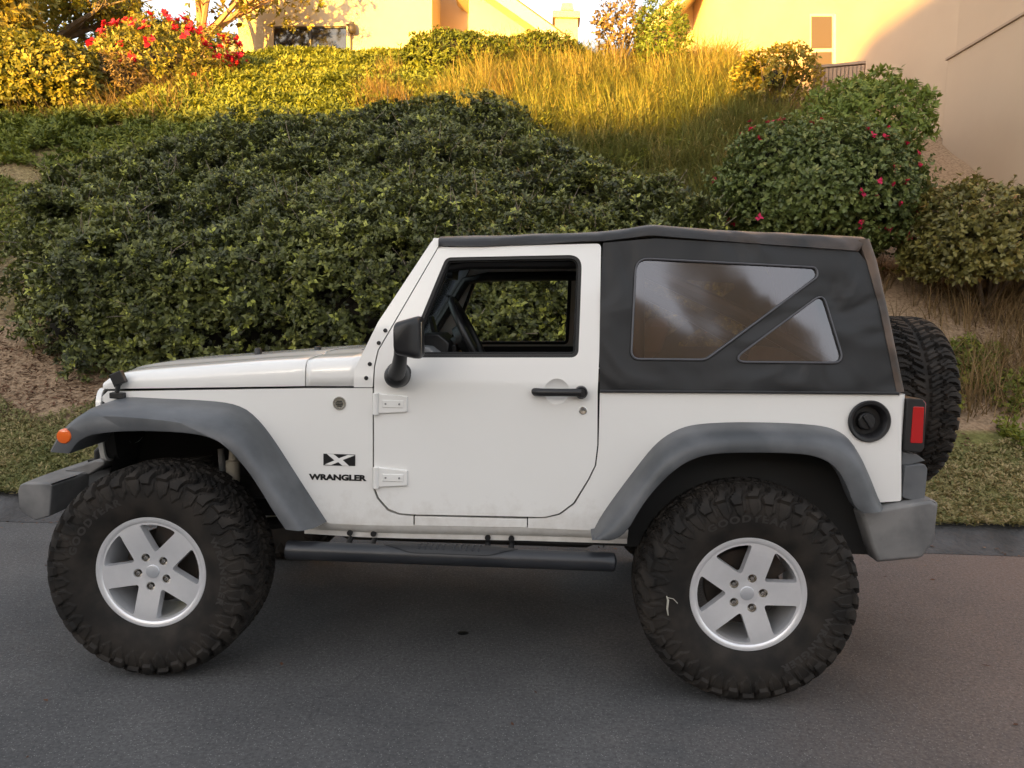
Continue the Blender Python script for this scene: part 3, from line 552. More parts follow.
Vq, Fq = leaf_quads(Pr, Dn, np.tile([0, 0, 1.], (len(Pr), 1))+rng.normal(0, .25, (len(Pr), 3)), rng.uniform(.012, .05, len(Pr)), rng.uniform(.008, .022, len(Pr)), .1)
o = leaf_obj('leaf_litter', [(Vq, Fq, np.repeat(rng.random(len(Pr)), 4))], F['chip']); tag(o, 'dry leaf litter gathered in the gutter and on the road', 'leaf litter', kind='stuff')
ts = V3(463, 633, -1.6); ts = CAMP+ray(463, 633)*(-CAMP[2]/ray(463, 633)[2])
tag(MB().lathe([(.0005, .006), (.014, .005), (.024, .003), (.028, .001)], 14, (float(ts[0]), float(ts[1]), 0), 'z').build('tar_spot', mat('tar', (.008, .008, .008), .5)), 'small black spot of tar on the road in front of the car', 'tar spot')
# long arching grasses
def blades(P, Nn, t, L, W, droop=.5, seg=4):
    n = len(P); az = rng.uniform(0, 2*PI, n); lean = rng.uniform(.3, 1.35, n); L = L*rng.uniform(.5, 1.25, n)
    hd = np.stack([np.cos(az), np.sin(az), 0*az], -1)+np.array([0, -.25, 0]); hd = norm(hd); sd = np.stack([-hd[:, 1], hd[:, 0], 0*az], -1); Vv = []
    for k in range(seg+1):
        s = k/seg; c_ = P+hd*(L*lean*s**1.5)[:, None]+np.array([0, 0, 1.])*(L*(s*(1-.15*lean)-droop*lean*s**2.5))[:, None]; w = W*(1-s*.9)
        Vv += [c_-sd*w/2, c_+sd*w/2]
    V = np.stack(Vv, 1).reshape(-1, 3); m2 = 2*(seg+1); b = np.arange(n)[:, None]*m2; f = np.stack([np.stack([b[:, 0]+2*k, b[:, 0]+2*k+1, b[:, 0]+2*k+3, b[:, 0]+2*k+2], -1) for k in range(seg)], 1).reshape(-1, 4)
    tt = np.clip(np.repeat(t, m2)+np.tile(np.repeat(np.linspace(-.1, .25, seg+1), 2), n), 0, 1); return V, f, tt
ctr = scatter(800, -1, 5.5, 5.2, 14.3, gk); kb = 44
Pg = np.repeat(ctr, kb, 0)+np.c_[rng.normal(0, .10, (len(ctr)*kb, 2)), np.zeros(len(ctr)*kb)]; Pg[:, 2] = H(Pg[:, 0], Pg[:, 1])
dryness = np.clip((Pg[:, 1]-8.5)/4.5, 0, 1)*.24+np.repeat(rng.normal(0, .12, len(ctr)), kb)
o = leaf_obj('long_grass', [blades(Pg, None, np.clip(.22+dryness+rng.normal(0, .12, len(Pg)), 0, 1), .80, .018, .55)], F['grass']); tag(o, 'long arching grasses, green below and golden at the top of the slope', 'grass', kind='stuff')
dr = np.vstack([scatter(900, -1.8, .8, 8.8, 12.6, lambda P: vnoise(P+15, .9, 2) > .04), scatter(130, -7.8, -4.6, 9.0, 11.6, None), scatter(520, 4, 8.5, 2.6, 5.6, lambda P: vnoise(P+19, 1.1, 2) > -.02)])
Pd = np.repeat(dr, 14, 0)+np.c_[rng.normal(0, .09, (len(dr)*14, 2)), np.zeros(len(dr)*14)]; Pd[:, 2] = H(Pd[:, 0], Pd[:, 1])
o = leaf_obj('dry_brush', [blades(Pd, None, rng.random(len(Pd)), .5, .012, .2)], F['dry']); tag(o, 'dry straw coloured brush standing among the ground cover', 'dry brush', kind='stuff')

# ---------------------------------------------------------------- bushes and trees one can tell apart
def at(px, py, Y): p = onY(px, py, Y); return float(p[0]), float(p[1]), float(p[2])
def ball(px, py, wpx, hpx, Y, ry=None):
    c = at(px, py, Y); s = (Y+4)/FPX; return c, (wpx*s/2, ry or wpx*s/2*.9, hpx*s/2)
c, r = ball(816, 192, 180, 138, 5.5, 1.0)
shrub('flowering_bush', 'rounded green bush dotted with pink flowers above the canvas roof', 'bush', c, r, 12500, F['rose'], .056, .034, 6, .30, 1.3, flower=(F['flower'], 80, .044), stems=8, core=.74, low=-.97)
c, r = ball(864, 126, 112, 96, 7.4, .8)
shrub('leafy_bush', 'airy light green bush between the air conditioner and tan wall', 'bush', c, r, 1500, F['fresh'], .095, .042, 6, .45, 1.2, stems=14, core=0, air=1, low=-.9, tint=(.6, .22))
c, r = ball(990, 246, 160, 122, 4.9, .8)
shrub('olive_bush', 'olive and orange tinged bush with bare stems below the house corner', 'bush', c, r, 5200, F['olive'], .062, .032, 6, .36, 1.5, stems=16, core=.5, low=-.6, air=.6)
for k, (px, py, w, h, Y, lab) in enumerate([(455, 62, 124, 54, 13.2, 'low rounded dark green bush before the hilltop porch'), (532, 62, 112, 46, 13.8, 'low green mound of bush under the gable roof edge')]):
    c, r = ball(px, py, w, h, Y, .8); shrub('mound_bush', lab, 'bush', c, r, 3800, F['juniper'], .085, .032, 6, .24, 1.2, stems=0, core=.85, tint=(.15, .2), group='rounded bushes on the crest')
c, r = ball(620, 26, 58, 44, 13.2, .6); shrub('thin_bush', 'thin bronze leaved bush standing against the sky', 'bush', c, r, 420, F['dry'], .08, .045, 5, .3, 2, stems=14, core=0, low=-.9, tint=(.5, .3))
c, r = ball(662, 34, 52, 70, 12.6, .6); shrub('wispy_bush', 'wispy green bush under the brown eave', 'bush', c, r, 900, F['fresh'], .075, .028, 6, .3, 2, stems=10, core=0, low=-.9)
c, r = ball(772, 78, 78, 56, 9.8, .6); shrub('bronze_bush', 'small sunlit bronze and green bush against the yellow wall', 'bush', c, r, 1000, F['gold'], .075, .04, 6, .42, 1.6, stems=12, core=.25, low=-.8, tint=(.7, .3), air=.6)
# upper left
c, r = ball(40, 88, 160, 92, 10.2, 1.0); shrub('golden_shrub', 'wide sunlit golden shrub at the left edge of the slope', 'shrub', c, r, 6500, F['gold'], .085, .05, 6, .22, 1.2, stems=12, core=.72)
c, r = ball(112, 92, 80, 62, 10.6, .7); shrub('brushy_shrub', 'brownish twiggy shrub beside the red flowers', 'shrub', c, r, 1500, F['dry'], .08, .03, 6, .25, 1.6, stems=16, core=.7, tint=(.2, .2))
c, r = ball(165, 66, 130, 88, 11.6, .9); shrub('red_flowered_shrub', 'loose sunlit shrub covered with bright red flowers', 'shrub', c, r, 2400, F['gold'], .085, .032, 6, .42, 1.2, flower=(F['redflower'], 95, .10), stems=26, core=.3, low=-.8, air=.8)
c, r = ball(-25, 40, 120, 150, 11.8, 1.1); shrub('yellow_leaf_shrub', 'tall shrub with large yellow leaves at the top left corner', 'shrub', c, r, 2600, F['gold'], .17, .07, 6, .22, 1.1, stems=14, core=.7, tint=(.8, .2))
def tree(name, label, base_px, Y, trunk_h, crown, nsh, m, L, W, lump=.28, trunk_r=.12, limbs=9, tint=(.5, .22), trunk_m=None, air=1, core=0, group=None, lscale=.8):
    b = at(base_px[0], base_px[1], Y); root = tag(empty(name, (b[0], b[1], b[2]-.3)), label, 'tree', group); o0 = np.array(root.location)
    (cc, rad) = crown; cc = np.array(cc); rad = np.array(rad); tb = MB(); fork = Vector((random.uniform(-.1, .1), 0, trunk_h))
    tb.tube([(0, 0, -.2), (random.uniform(-.06, .06), 0, trunk_h*.5), fork], [trunk_r*1.25, trunk_r, trunk_r*.85], 10); tips = []
    for i in range(limbs):
        u = norm(rng.normal(0, 1, 3)); u[2] = u[2]*.6+.15; tips.append(Vector(cc-o0+u*rad*random.uniform(.6, .95)))
    branches(tb, fork, tips, trunk_r*.62, trunk_r*.10, .35, 6)
    for tp in tips: branches(tb, fork.lerp(tp, .55), [tp+Vector(rng.normal(0, 1, 3)*rad*.28) for _ in range(3)], trunk_r*.22, trunk_r*.05, .3, 4)
    tb.build('trunk', trunk_m or F['bark'], root)
    U = norm(rng.normal(0, 1, (nsh, 3))); rr = rng.random(nsh)**.45*(1+vnoise(U*rad+cc, lscale, 3)*2*lump); P = cc+U*rad*rr[:, None]
    if air: P = P[vnoise(P+13, lscale*1.7, 2) > -.03*air]
    t = np.clip(tint[0]+vnoise(P, .9, 2)*.6+rng.normal(0, tint[1], len(P)), 0, 1); leaf_obj('crown', [rosettes(P-o0, norm(P-cc), t, 6, L, W, up=-.1)], m, root)
    if core:
        mb = MB().loft([[tuple(cc-o0+rad*core*np.array([math.cos(a)*math.cos(e), math.sin(a)*math.cos(e), math.sin(e)])) for a in np.linspace(0, 2*PI, 19)[:-1]] for e in np.linspace(-1.5, 1.5, 9)]); mb.build('inner_twigs', F['core'], root)
    return root
TB = mat('orange_bark', (.34, .20, .12), .8, nz=(7, .7), col2=(.22, .13, .08))  # orange-brown bark of the hilltop tree
s = 19/FPX
tree('branching_tree', 'orange barked tree with spreading limbs left of the hilltop house', (205, 60), 14.6, .75, ((at(240, -28, 14.6)), (82*s, 1.5, 52*s)), 1500, F['gold'], .12, .06, trunk_r=.13, limbs=12, trunk_m=TB, tint=(.55, .25), air=1.2)
tree('shade_tree', 'leafy tree filling the top left corner', (60, 80), 14.0, 1.2, ((at(50, 2, 14)), (100*s, 1.6, 62*s)), 4200, F['gold'], .12, .055, trunk_r=.14, limbs=10, tint=(.35, .22), air=1)
b = at(122, 60, 17); cr_ = tag(empty('cypress', (b[0], b[1], b[2]-1.2)), 'dark pointed cypress behind the red flowered shrub', 'tree')
n_ = 5200; hh = rng.random(n_)**.8; an = rng.uniform(0, 2*PI, n_); rad_ = (1-hh)*1.0*(.75+.25*rng.random(n_))+.04; P = np.stack([rad_*np.cos(an), rad_*np.sin(an), .3+hh*3.6], -1); leaf_obj('crown', [rosettes(P, norm(np.stack([np.cos(an), np.sin(an), .4+0*an], -1)), np.clip(rng.normal(.5, .25, n_), 0, 1), 6, .11, .035)], F['dark'], cr_)
MB().lathe([(.85, .3), (.5, 1.8), (.02, 3.6)], 14, axis='z').build('inner_twigs', F['core'], cr_); MB().tube([(0, 0, -.6), (0, 0, .6)], .10, 8).build('trunk', F['bark'], cr_)
c, r = ball(168, 52, 92, 52, 15.6, .9); shrub('evergreen_hedge', 'dense dark evergreen bush on the skyline behind the red flowers', 'bush', c, r, 4200, F['dark'], .09, .035, 6, .1, 1.2, stems=0, core=.9)
# garden chair standing on the crest
b = at(227, 53, 14.9); ch = tag(empty('garden_chair', (b[0], b[1], b[2]), R(25)), 'grey folding garden chair seen from behind beside the tree', 'chair'); q_ = MB()
for x in (-.21, .21): q_.tube([(x, .12, -.35), (x*1.0, -.06, .46)], .022, 8); q_.tube([(x, -.25, -.35), (x, .2, .02)], .02, 8)
q_.build('chair_frame', mat('chair_metal', (.35, .33, .30), .4), ch); MB().loft([[(x, y-o_, z) for x, y, z in ((-.2, .06, -.05), (.2, .06, -.05), (.2, -.05, .44), (-.2, -.05, .44))] for o_ in (0, .015)]).build('backrest', mat('chair_cloth', (.30, .29, .28), .8), ch)
MB().box((0, .16, -.06), (.42, .38, .03)).build('seat', mat('chair_seat', (.30, .29, .28), .8), ch)
# ================================================================ THE CAR
def dusty(t, b, tc):      # faint dust film: world-height based wear with noise
    pass
M = {}
def paint_extra(t, b, tc):      # gentle panel waviness, road dirt splashed up from below
    L = t.links.new; n = t.nodes.new('ShaderNodeTexNoise'); n.inputs['Scale'].default_value = 1.6; n.inputs['Detail'].default_value = 2; L(tc.outputs['Object'], n.inputs['Vector'])
    bp = t.nodes.new('ShaderNodeBump'); bp.inputs['Strength'].default_value = .10; bp.inputs['Distance'].default_value = .03; L(n.outputs['Fac'], bp.inputs['Height']); L(bp.outputs[0], b.inputs['Coat Normal'])
    src = b.inputs['Base Color'].links[0].from_socket; sx = t.nodes.new('ShaderNodeSeparateXYZ'); L(tc.outputs['Object'], sx.inputs[0])
    n2 = t.nodes.new('ShaderNodeTexNoise'); n2.inputs['Scale'].default_value = 14; n2.inputs['Detail'].default_value = 9; n2.inputs['Roughness'].default_value = .7; L(tc.outputs['Object'], n2.inputs['Vector'])
    ad = t.nodes.new('ShaderNodeMath'); ad.operation = 'MULTIPLY_ADD'; ad.inputs[1].default_value = .45; L(n2.outputs['Fac'], ad.inputs[0]); L(sx.outputs[2], ad.inputs[2])
    mr = t.nodes.new('ShaderNodeMapRange'); mr.inputs['From Min'].default_value = .98; mr.inputs['From Max'].default_value = .74; mr.inputs['To Max'].default_value = .55; L(ad.outputs[0], mr.inputs['Value'])
    mx = t.nodes.new('ShaderNodeMix'); mx.data_type = 'RGBA'; mx.inputs['B'].default_value = (.46, .41, .35, 1); L(mr.outputs[0], mx.inputs['Factor']); L(src, mx.inputs['A']); L(mx.outputs['Result'], b.inputs['Base Color'])
    b.inputs['Coat Roughness'].default_value = .04
M['paint'] = mat('white_paint', (.83, .82, .795), .26, 0, .5, .8, nz=(2.2, .3, 6), col2=(.77, .755, .72), extra=paint_extra)
M['plastic'] = mat('grey_plastic', (.058, .063, .069), .46, nz=(4.5, 1, 9), col2=(.125, .13, .138), bump=(260, .25, 2, .001))
M['bumper'] = mat('weathered_bumper', (.205, .20, .195), .55, nz=(7, 1, 10), col2=(.10, .10, .102), bump=(300, .3, 2, .001))
M['black'] = mat('black_plastic', (.014, .014, .015), .42, bump=(220, .15, 2, .001))
M['flat'] = mat('underbody_black', (.010, .010, .010), .8)
M['chassis'] = mat('chassis_dust', (.022, .020, .018), .75, nz=(9, .8), col2=(.05, .043, .036))
M['rubber'] = mat('seal_rubber', (.012, .012, .012), .55)
def tyre_dust(t, b, tc):
    n = t.nodes.new('ShaderNodeTexNoise'); n.inputs['Scale'].default_value = 18; n.inputs['Detail'].default_value = 8; t.links.new(tc.outputs['Object'], n.inputs['Vector'])
M['tyre'] = mat('tyre_rubber', (.0115, .0102, .0092), .76, spec=.28, nz=(9, 1, 9), col2=(.034, .028, .023), bump=(120, .2, 4, .002))
M['alloy'] = mat('alloy_silver', (.82, .82, .84), .36, .55, nz=(30, .25), col2=(.70, .70, .72), coat=.3)
M['alloyin'] = mat('alloy_inner', (.62, .64, .68), .38, .6)
M['steel'] = mat('bright_steel', (.62, .60, .57), .25, 1)
M['rust'] = mat('brake_iron', (.03, .026, .023), .6, .4, nz=(14, .8), col2=(.06, .04, .028))
def cloth_extra(t, b, tc):
    w = t.nodes.new('ShaderNodeTexNoise'); w.inputs['Scale'].default_value = 3.2; w.inputs['Detail'].default_value = 1.2; w.inputs['Distortion'].default_value = 1.2; t.links.new(tc.outputs['Object'], w.inputs['Vector'])
    f = t.nodes.new('ShaderNodeTexNoise'); f.inputs['Scale'].default_value = 700; t.links.new(tc.outputs['Object'], f.inputs['Vector'])
    b1 = t.nodes.new('ShaderNodeBump'); b1.inputs['Strength'].default_value = .75; b1.inputs['Distance'].default_value = .07; t.links.new(w.outputs['Fac'], b1.inputs['Height'])
    b2 = t.nodes.new('ShaderNodeBump'); b2.inputs['Strength'].default_value = .25; b2.inputs['Distance'].default_value = .001; t.links.new(f.outputs['Fac'], b2.inputs['Height'])
    t.links.new(b1.outputs[0], b2.inputs['Normal']); t.links.new(b2.outputs[0], b.inputs['Normal'])
    b.inputs['Sheen Weight'].default_value = .12; b.inputs['Sheen Roughness'].default_value = .5
M['cloth'] = mat('black_canvas', (.0075, .008, .0095), .56, nz=(3, .7, 7), col2=(.013, .013, .014), extra=cloth_extra)
def roof_extra(t, b, tc):
    cloth_extra(t, b, tc); L = t.links.new; sx = t.nodes.new('ShaderNodeSeparateXYZ'); L(tc.outputs['Object'], sx.inputs[0])
    n = t.nodes.new('ShaderNodeTexNoise'); n.inputs['Scale'].default_value = 5; n.inputs['Detail'].default_value = 7; L(tc.outputs['Object'], n.inputs['Vector'])
    m1 = t.nodes.new('ShaderNodeMapRange'); m1.inputs['From Min'].default_value = 1.9; m1.inputs['From Max'].default_value = 2.9; L(sx.outputs[0], m1.inputs['Value'])
    m2 = t.nodes.new('ShaderNodeMapRange'); m2.inputs['From Min'].default_value = .38; m2.inputs['From Max'].default_value = .62; L(n.outputs['Fac'], m2.inputs['Value'])
    mu = t.nodes.new('ShaderNodeMath'); mu.operation = 'MULTIPLY'; L(m1.outputs[0], mu.inputs[0]); L(m2.outputs[0], mu.inputs[1])
    mx = t.nodes.new('ShaderNodeMix'); mx.data_type = 'RGBA'; mx.inputs['A'].default_value = (.013, .0135, .015, 1); mx.inputs['B'].default_value = (.075, .053, .042, 1); L(mu.outputs[0], mx.inputs['Factor']); L(mx.outputs['Result'], b.inputs['Base Color'])  # warm evening glow painted into the canvas colour, growing towards the rear
M['roofcloth'] = mat('glow_tinted_roof_canvas', (.013, .0135, .015), .55, extra=roof_extra)
M['faded'] = mat('sun_faded_canvas', (.12, .08, .056), .6, nz=(6, 1, 7), col2=(.028, .024, .022), extra=cloth_extra)
M['piping'] = mat('window_piping', (.085, .085, .095), .45)
M['grey_trim'] = mat('grey_interior', (.21, .215, .22), .6)
M['seat'] = mat('seat_fabric', (.16, .115, .085), .85, nz=(8, .6), col2=(.11, .08, .06), bump=(300, .3, 2, .001))
M['lens_red'] = mat('red_lens', (.45, .006, .008), .12, coat=1, bump=(1, 0))
M['lens_orange'] = mat('orange_lens', (.80, .13, .01), .15, coat=1)
M['lens_clear'] = mat('clear_lens', (.75, .78, .8), .05, coat=1)
M['decal'] = mat('decal_black', (.008, .008, .009), .35)
M['decal_grey'] = mat('decal_grey', (.22, .22, .22), .4)
M['step'] = mat('step_black', (.018, .020, .024), .33, nz=(6, .6), col2=(.035, .036, .04))
def vinyl_mat(name, tint, trans):
    m = bpy.data.materials.new(name); m.use_nodes = True; t = m.node_tree
    for n in list(t.nodes): t.nodes.remove(n)
    out = t.nodes.new('ShaderNodeOutputMaterial'); mx = t.nodes.new('ShaderNodeMixShader'); tr = t.nodes.new('ShaderNodeBsdfTransparent'); gl = t.nodes.new('ShaderNodeBsdfGlossy')
    tr.inputs[0].default_value = (*tint, 1); gl.inputs['Roughness'].default_value = .09; gl.inputs[0].default_value = (.95, .95, 1, 1)
    fr = t.nodes.new('ShaderNodeFresnel'); fr.inputs[0].default_value = 1.55
    ad = t.nodes.new('ShaderNodeMath'); ad.operation = 'MULTIPLY_ADD'; ad.inputs[1].default_value = 1.0; ad.inputs[2].default_value = trans
    tc = t.nodes.new('ShaderNodeTexCoord'); n = t.nodes.new('ShaderNodeTexNoise'); n.inputs['Scale'].default_value = 3.2; n.inputs['Detail'].default_value = 1
    bp = t.nodes.new('ShaderNodeBump'); bp.inputs['Strength'].default_value = .10; bp.inputs['Distance'].default_value = .05
    L = t.links.new
    L(tc.outputs['Object'], n.inputs['Vector']); L(n.outputs['Fac'], bp.inputs['Height']); L(bp.outputs[0], gl.inputs['Normal']); L(bp.outputs[0], fr.inputs['Normal'])
    L(fr.outputs[0], ad.inputs[0]); L(ad.outputs[0], mx.inputs[0]); L(tr.outputs[0], mx.inputs[1]); L(gl.outputs[0], mx.inputs[2]); L(mx.outputs[0], out.inputs[0])
    return m
M['vinyl'] = vinyl_mat('smoked_vinyl', (.62, .48, .40), .10)
M['glass'] = vinyl_mat('screen_glass', (.80, .86, .84), .02)

car = tag(empty('off_road_car'), 'white two-door off-road car with black canvas top parked along the kerb', 'car')
TW, TR = .16, .4418        # tyre half width and radius

# ---------------------------------------------------------------- wheels
def tyre_mesh():
    base = [(-.108, .222), (-.128, .236), (-.146, .272), (-.156, .315), (-.1565, .352), (-.151, .385), (-.139, .405), (-.117, .4195), (-.07, .4248), (0, .4258)]
    prof = smooth_line(base+[(-y, r) for y, r in base[-2::-1]], 97, 2)
    NS, NT = len(prof), 760
    tg = np.gradient(prof, axis=0); nr = np.stack([-tg[:, 1], tg[:, 0]], 1); nr /= np.linalg.norm(nr, axis=1)[:, None]
    if nr[NS//2, 1] < 0: nr = -nr
    d = np.r_[0, np.cumsum(np.linalg.norm(np.diff(prof, axis=0), axis=1))]; mid = d[NS//2]
    s = (d-mid)/.128                                        # -1..1 across the tread, beyond that the side walls
    th = np.arange(NT)/NT*2*PI; NL = 20
    u = th[:, None]/(2*PI)*NL; v = s[None, :]
    tri = lambda x: np.abs((x % 1)-.5)*2
    side = np.where(v < 0, 0., .5); a = np.abs(v)
    uu = (u + side + .10*np.sin(a*9) - .22*a) % 1            # two shoulder lugs a pitch, one long and one short
    k = np.floor(uu*2); fr = (uu*2) % 1
    lug = (fr > .17+.06*np.sin(a*14)) & (fr < .80-.04*np.sin(a*20))
    reach = np.where(k == 0, 1.36, 1.20)
    ring = .50+.045*np.where(fr > .5, 1, -1)
    shoulder = lug & (a > ring+.045) & (a < reach)
    h = np.where(shoulder, .0172, 0.)
    h = np.where(shoulder & (np.abs(fr-.5) < .035) & (a < .95), .010, h)      # sipes
    uc = (u*2 + np.where(v < 0, .25, .75) + v*1.15*np.where(v < 0, 1, -1)*-1) % 1
    centre = (a < ring-.03) & (a > .055+.05*tri(u*2)) & (uc > .13) & (uc < .88)
    h = np.where(centre, .0160, h); h = np.where(centre & (np.abs(uc-.52) < .04), .008, h)
    # biting edges on the upper side wall
    u2 = (u*2+side) % 1
    bite = (a > 1.18) & (a < 1.50+.28*tri(u2)) & ((u2+a*.45) % 1 > .22)
    h = np.where(bite & ~shoulder, .0042, h)
    bite2 = (a > 1.25) & (a < 1.62) & (tri(u2+.3) > .82); h = np.where(bite2 & ~shoulder, .0068, h)
    h = h + np.where((a > 1.86) & (a < 1.885), .0018, 0) + np.where((a > 2.42) & (a < 2.46), .002, 0)
    y = prof[None, :, 0] + nr[None, :, 0]*h; r = prof[None, :, 1] + nr[None, :, 1]*h
    V = np.stack([r*np.cos(th)[:, None], y, r*np.sin(th)[:, None]], -1).reshape(-1, 3)
    i = np.arange(NT)[:, None]; j = np.arange(NS-1)[None, :]; i2 = (i+1) % NT
    F = np.stack([i*NS+j, i*NS+j+1, i2*NS+j+1, i2*NS+j], -1).reshape(-1, 4)
    # raised lettering on the outer side wall
    TV, TF, nV0 = [], [], len(V)
    for word, ang, size in (('GOODYEAR', 95, .040), ('WRANGLER', -38, .036)):
        tv, tf = text_geo(word, size, .0018, 1.25)
        rr = .318 + (tv[:, 1]-size*.35); t = R(ang) - tv[:, 0]*1.25/.318
        yy = np.interp(rr, prof[:NS//2, 1], prof[:NS//2, 0]) - .0016
        k0 = nV0+sum(len(q) for q in TV); TV.append(np.stack([rr*np.cos(t), yy, rr*np.sin(t)], 1)); TF += [tuple(x+k0 for x in g) for g in tf]
    V = np.vstack([V]+TV)
    me = bpy.data.meshes.new('tyre'); me.from_pydata(V.tolist(), [], F.tolist()+TF); me.update(); nF = len(F); me.polygons.foreach_set('material_index', np.r_[np.zeros(nF, np.int32), np.ones(len(TF), np.int32)])
    return me
tyre_me = tyre_mesh()
def rim_pieces():
    """spoked face, barrel, cap and nuts of one wheel in its own frame (axis y, outer side -y)"""
    ro = .2085
    outer = [(ro*math.cos(2*PI*k/90), ro*math.sin(2*PI*k/90)) for k in range(90)]
    holes = []
    for k in range(5):
        a0 = R(2+36+72*k); w = .0455; pts = []
        ra = w/math.sin(R(36)); ro2 = .200; half = R(36)-math.asin(w*1.03/ro2)
        pts.append((ra*1.04, 0)); 
        for q in range(7): an = -half+2*half*q/6; pts.append((ro2*math.cos(an), ro2*math.sin(an)))
        pts = fillet(pts, [.012]+[.012]+[0]*5+[.012], 4)
        holes.append([(x*math.cos(a0)-z*math.sin(a0), x*math.sin(a0)+z*math.cos(a0)) for x, z in pts])
        al = R(2+72*k); c = (.0635*math.cos(al), .0635*math.sin(al))
        holes.append([(c[0]+.0185*math.cos(t*2*PI/18), c[1]+.0185*math.sin(t*2*PI/18)) for t in range(18)])
    g = [i*.035-.21 for i in range(13)]
    dish = lambda x, z: -.104 - .012*min(1, max(0, (math.hypot(x, z)-.05)/.12))
    face = panel_mesh('rim', outer, holes, dish, .042, g, g)
    bm = bmesh.new(); bm.from_mesh(face)
    b2 = MB(); b2.lathe([(.2085, -.072), (.2085, -.117), (.2125, -.1205), (.222, -.1225), (.2300, -.1225), (.2335, -.119), (.2325, -.112), (.226, -.105)], 96)
    b2.lathe([(.2085, -.10), (.203, -.07), (.197, .02), (.20, .10), (.224, .118)], 96)
    b2.lathe([(.0, -.070), (.205, -.070)], 20) if False else None
    me = bpy.data.meshes.new('x'); me.from_pydata(b2.v, [], b2.f); bm.from_mesh(me); bm.to_mesh(face); bm.free(); bpy.data.meshes.remove(me)
    cap = MB().lathe([(.0005, -.1095), (.024, -.1095), (.0268, -.1085), (.0278, -.106), (.029, -.098)], 40)
    tv, tf = text_geo('Jeep', .016, .0002)
    for gf in [0]: cap.add([(p[0], -.1101, p[1]-.005) for p in tv], tf)
    nuts = []
    for k in range(5):
        nuts.append(MB())
        al = R(2+72*k); c = (.0635*math.cos(al), 0, .0635*math.sin(al))
        nuts[-1].lathe([(.0005, -.108), (.007, -.1075), (.0102, -.103), (.0112, -.08)], 6, c)
        nuts[-1].lathe([(.0185, -.100), (.0165, -.080), (.0005, -.078)], 18, c)
    return face, cap, nuts
face_me, cap_mb, nut_mb = rim_pieces()
disc_mb = MB().lathe([(.0005, -.02), (.15, -.02), (.155, -.015), (.155, .01), (.0005, .01)], 40).box((.11, -.01, .085), (.09, .06, .08), Matrix.Rotation(R(-35), 3, 'Y'))
disc_mb.lathe([(.0005, -.075), (.07, -.075), (.078, -.045)], 30)
def wheel(name, loc, turn):
    w = empty(name, loc, parent=car); w.rotation_euler = (0, turn, 0)
    t = bpy.data.objects.new('tyre', tyre_me); COL.objects.link(t); t.parent = w
    r = bpy.data.objects.new('rim', face_me); COL.objects.link(r); r.parent = w
    return w
tyre_me.materials.append(M['tyre']); tyre_me.materials.append(mat('lighter_lettering', (.025, .022, .020), .6)); tyre_me.polygons.foreach_set('use_smooth', [True]*len(tyre_me.polygons)); tyre_me.set_sharp_from_angle(angle=R(32))  # lettering set slightly lighter than the tyre rubber
face_me.materials.append(M['alloy']); face_me.polygons.foreach_set('use_smooth', [True]*len(face_me.polygons)); face_me.set_sharp_from_angle(angle=R(30))
w0 = wheel('wheel', (2.424, -.786, TR), 0)
cap = cap_mb.build('centre_cap', M['alloyin'], w0); nuts = [q.build('lug_nut', M['steel'], w0, sharp=40) for q in nut_mb]; disc = disc_mb.build('brake_disc', M['rust'], w0)
def copy_wheel(loc, turn, mir=False, name=None):
    c = w0.copy(); COL.objects.link(c); c.location = loc; c.rotation_euler = (0, R(turn), 0)
    if mir: c.scale = (1, -1, 1)
    if name: c.name = name
    for ch in w0.children:
        d = ch.copy(); COL.objects.link(d); d.parent = c
    return c
copy_wheel((0, -.786, TR), -43); copy_wheel((0, .786, TR), 20, True); copy_wheel((2.424, .786, TR), 60, True)
spare = copy_wheel((3.32, .02, 1.145), 0, name='spare_wheel'); spare.rotation_euler = (0, 0, R(90)); spare.scale = (.955, .99, .955)

# ---------------------------------------------------------------- body panels (near side drawn, far side mirrored)
ys = lambda off=0: (lambda x, z: Ys(x, z)+off)
CZ = [.70, .80, .9, 1.0, 1.1, 1.18, 1.235, 1.25, 1.265, 1.40, 1.6]
CX = [-.2, 0, .2, .4, .6, .75, .85, .95]
both = []
fender = panel('front_side_panel', fillet(SL([(108, 391), (123, 391.3), (305.5, 388.3), (372.6, 388), (372.6, 487), (376.8, 498.5), (387.5, 511), (399, 515), (413.4, 516), (413.4, 526), (330, 523.5), (318, 520), (262, 440), (232, 414), (150, 411), (100, 412), (96.5, 402)]), [.004, 0, 0, .004, .02, .02, .03, .02, 0, .004, 0, 0, .05, .05, 0, .004, .01]), M['paint'], car, .004, yfun=ys(), thick=.03, cx=CX, cz=CZ)
_f = S(868.7, 421); FHOLE = [(_f[0]+.074*math.cos(k*PI/24), _f[1]+.074*math.sin(k*PI/24)) for k in range(48)]
quarter = panel('rear_quarter_panel', fillet(SL([(600, 391.5), (896, 393.5), (901.3, 398), (901.3, 501), (872, 503), (850, 455), (826, 432), (700, 432), (668, 446), (603, 531), (528, 528), (528, 518.4), (545, 518.2), (560, 514.8), (574.6, 504), (589.2, 480), (596.2, 465.5), (598.6, 445)]), [.004, .01, .02, .01, 0, .05, .06, .06, .05, 0, .004, .004, .03, .03, .03, .03, .03, .03]), M['paint'], car, .004, holes=[FHOLE], yfun=ys(), thick=.03, cx=[2.0, 2.2, 2.4, 2.6, 2.8, 3.0], cz=CZ)
sill = panel('door_sill', SL([(414.6, 516.2), (527, 519), (527, 528), (414.6, 526)]), M['paint'], car, .003, yfun=ys(), thick=.03)
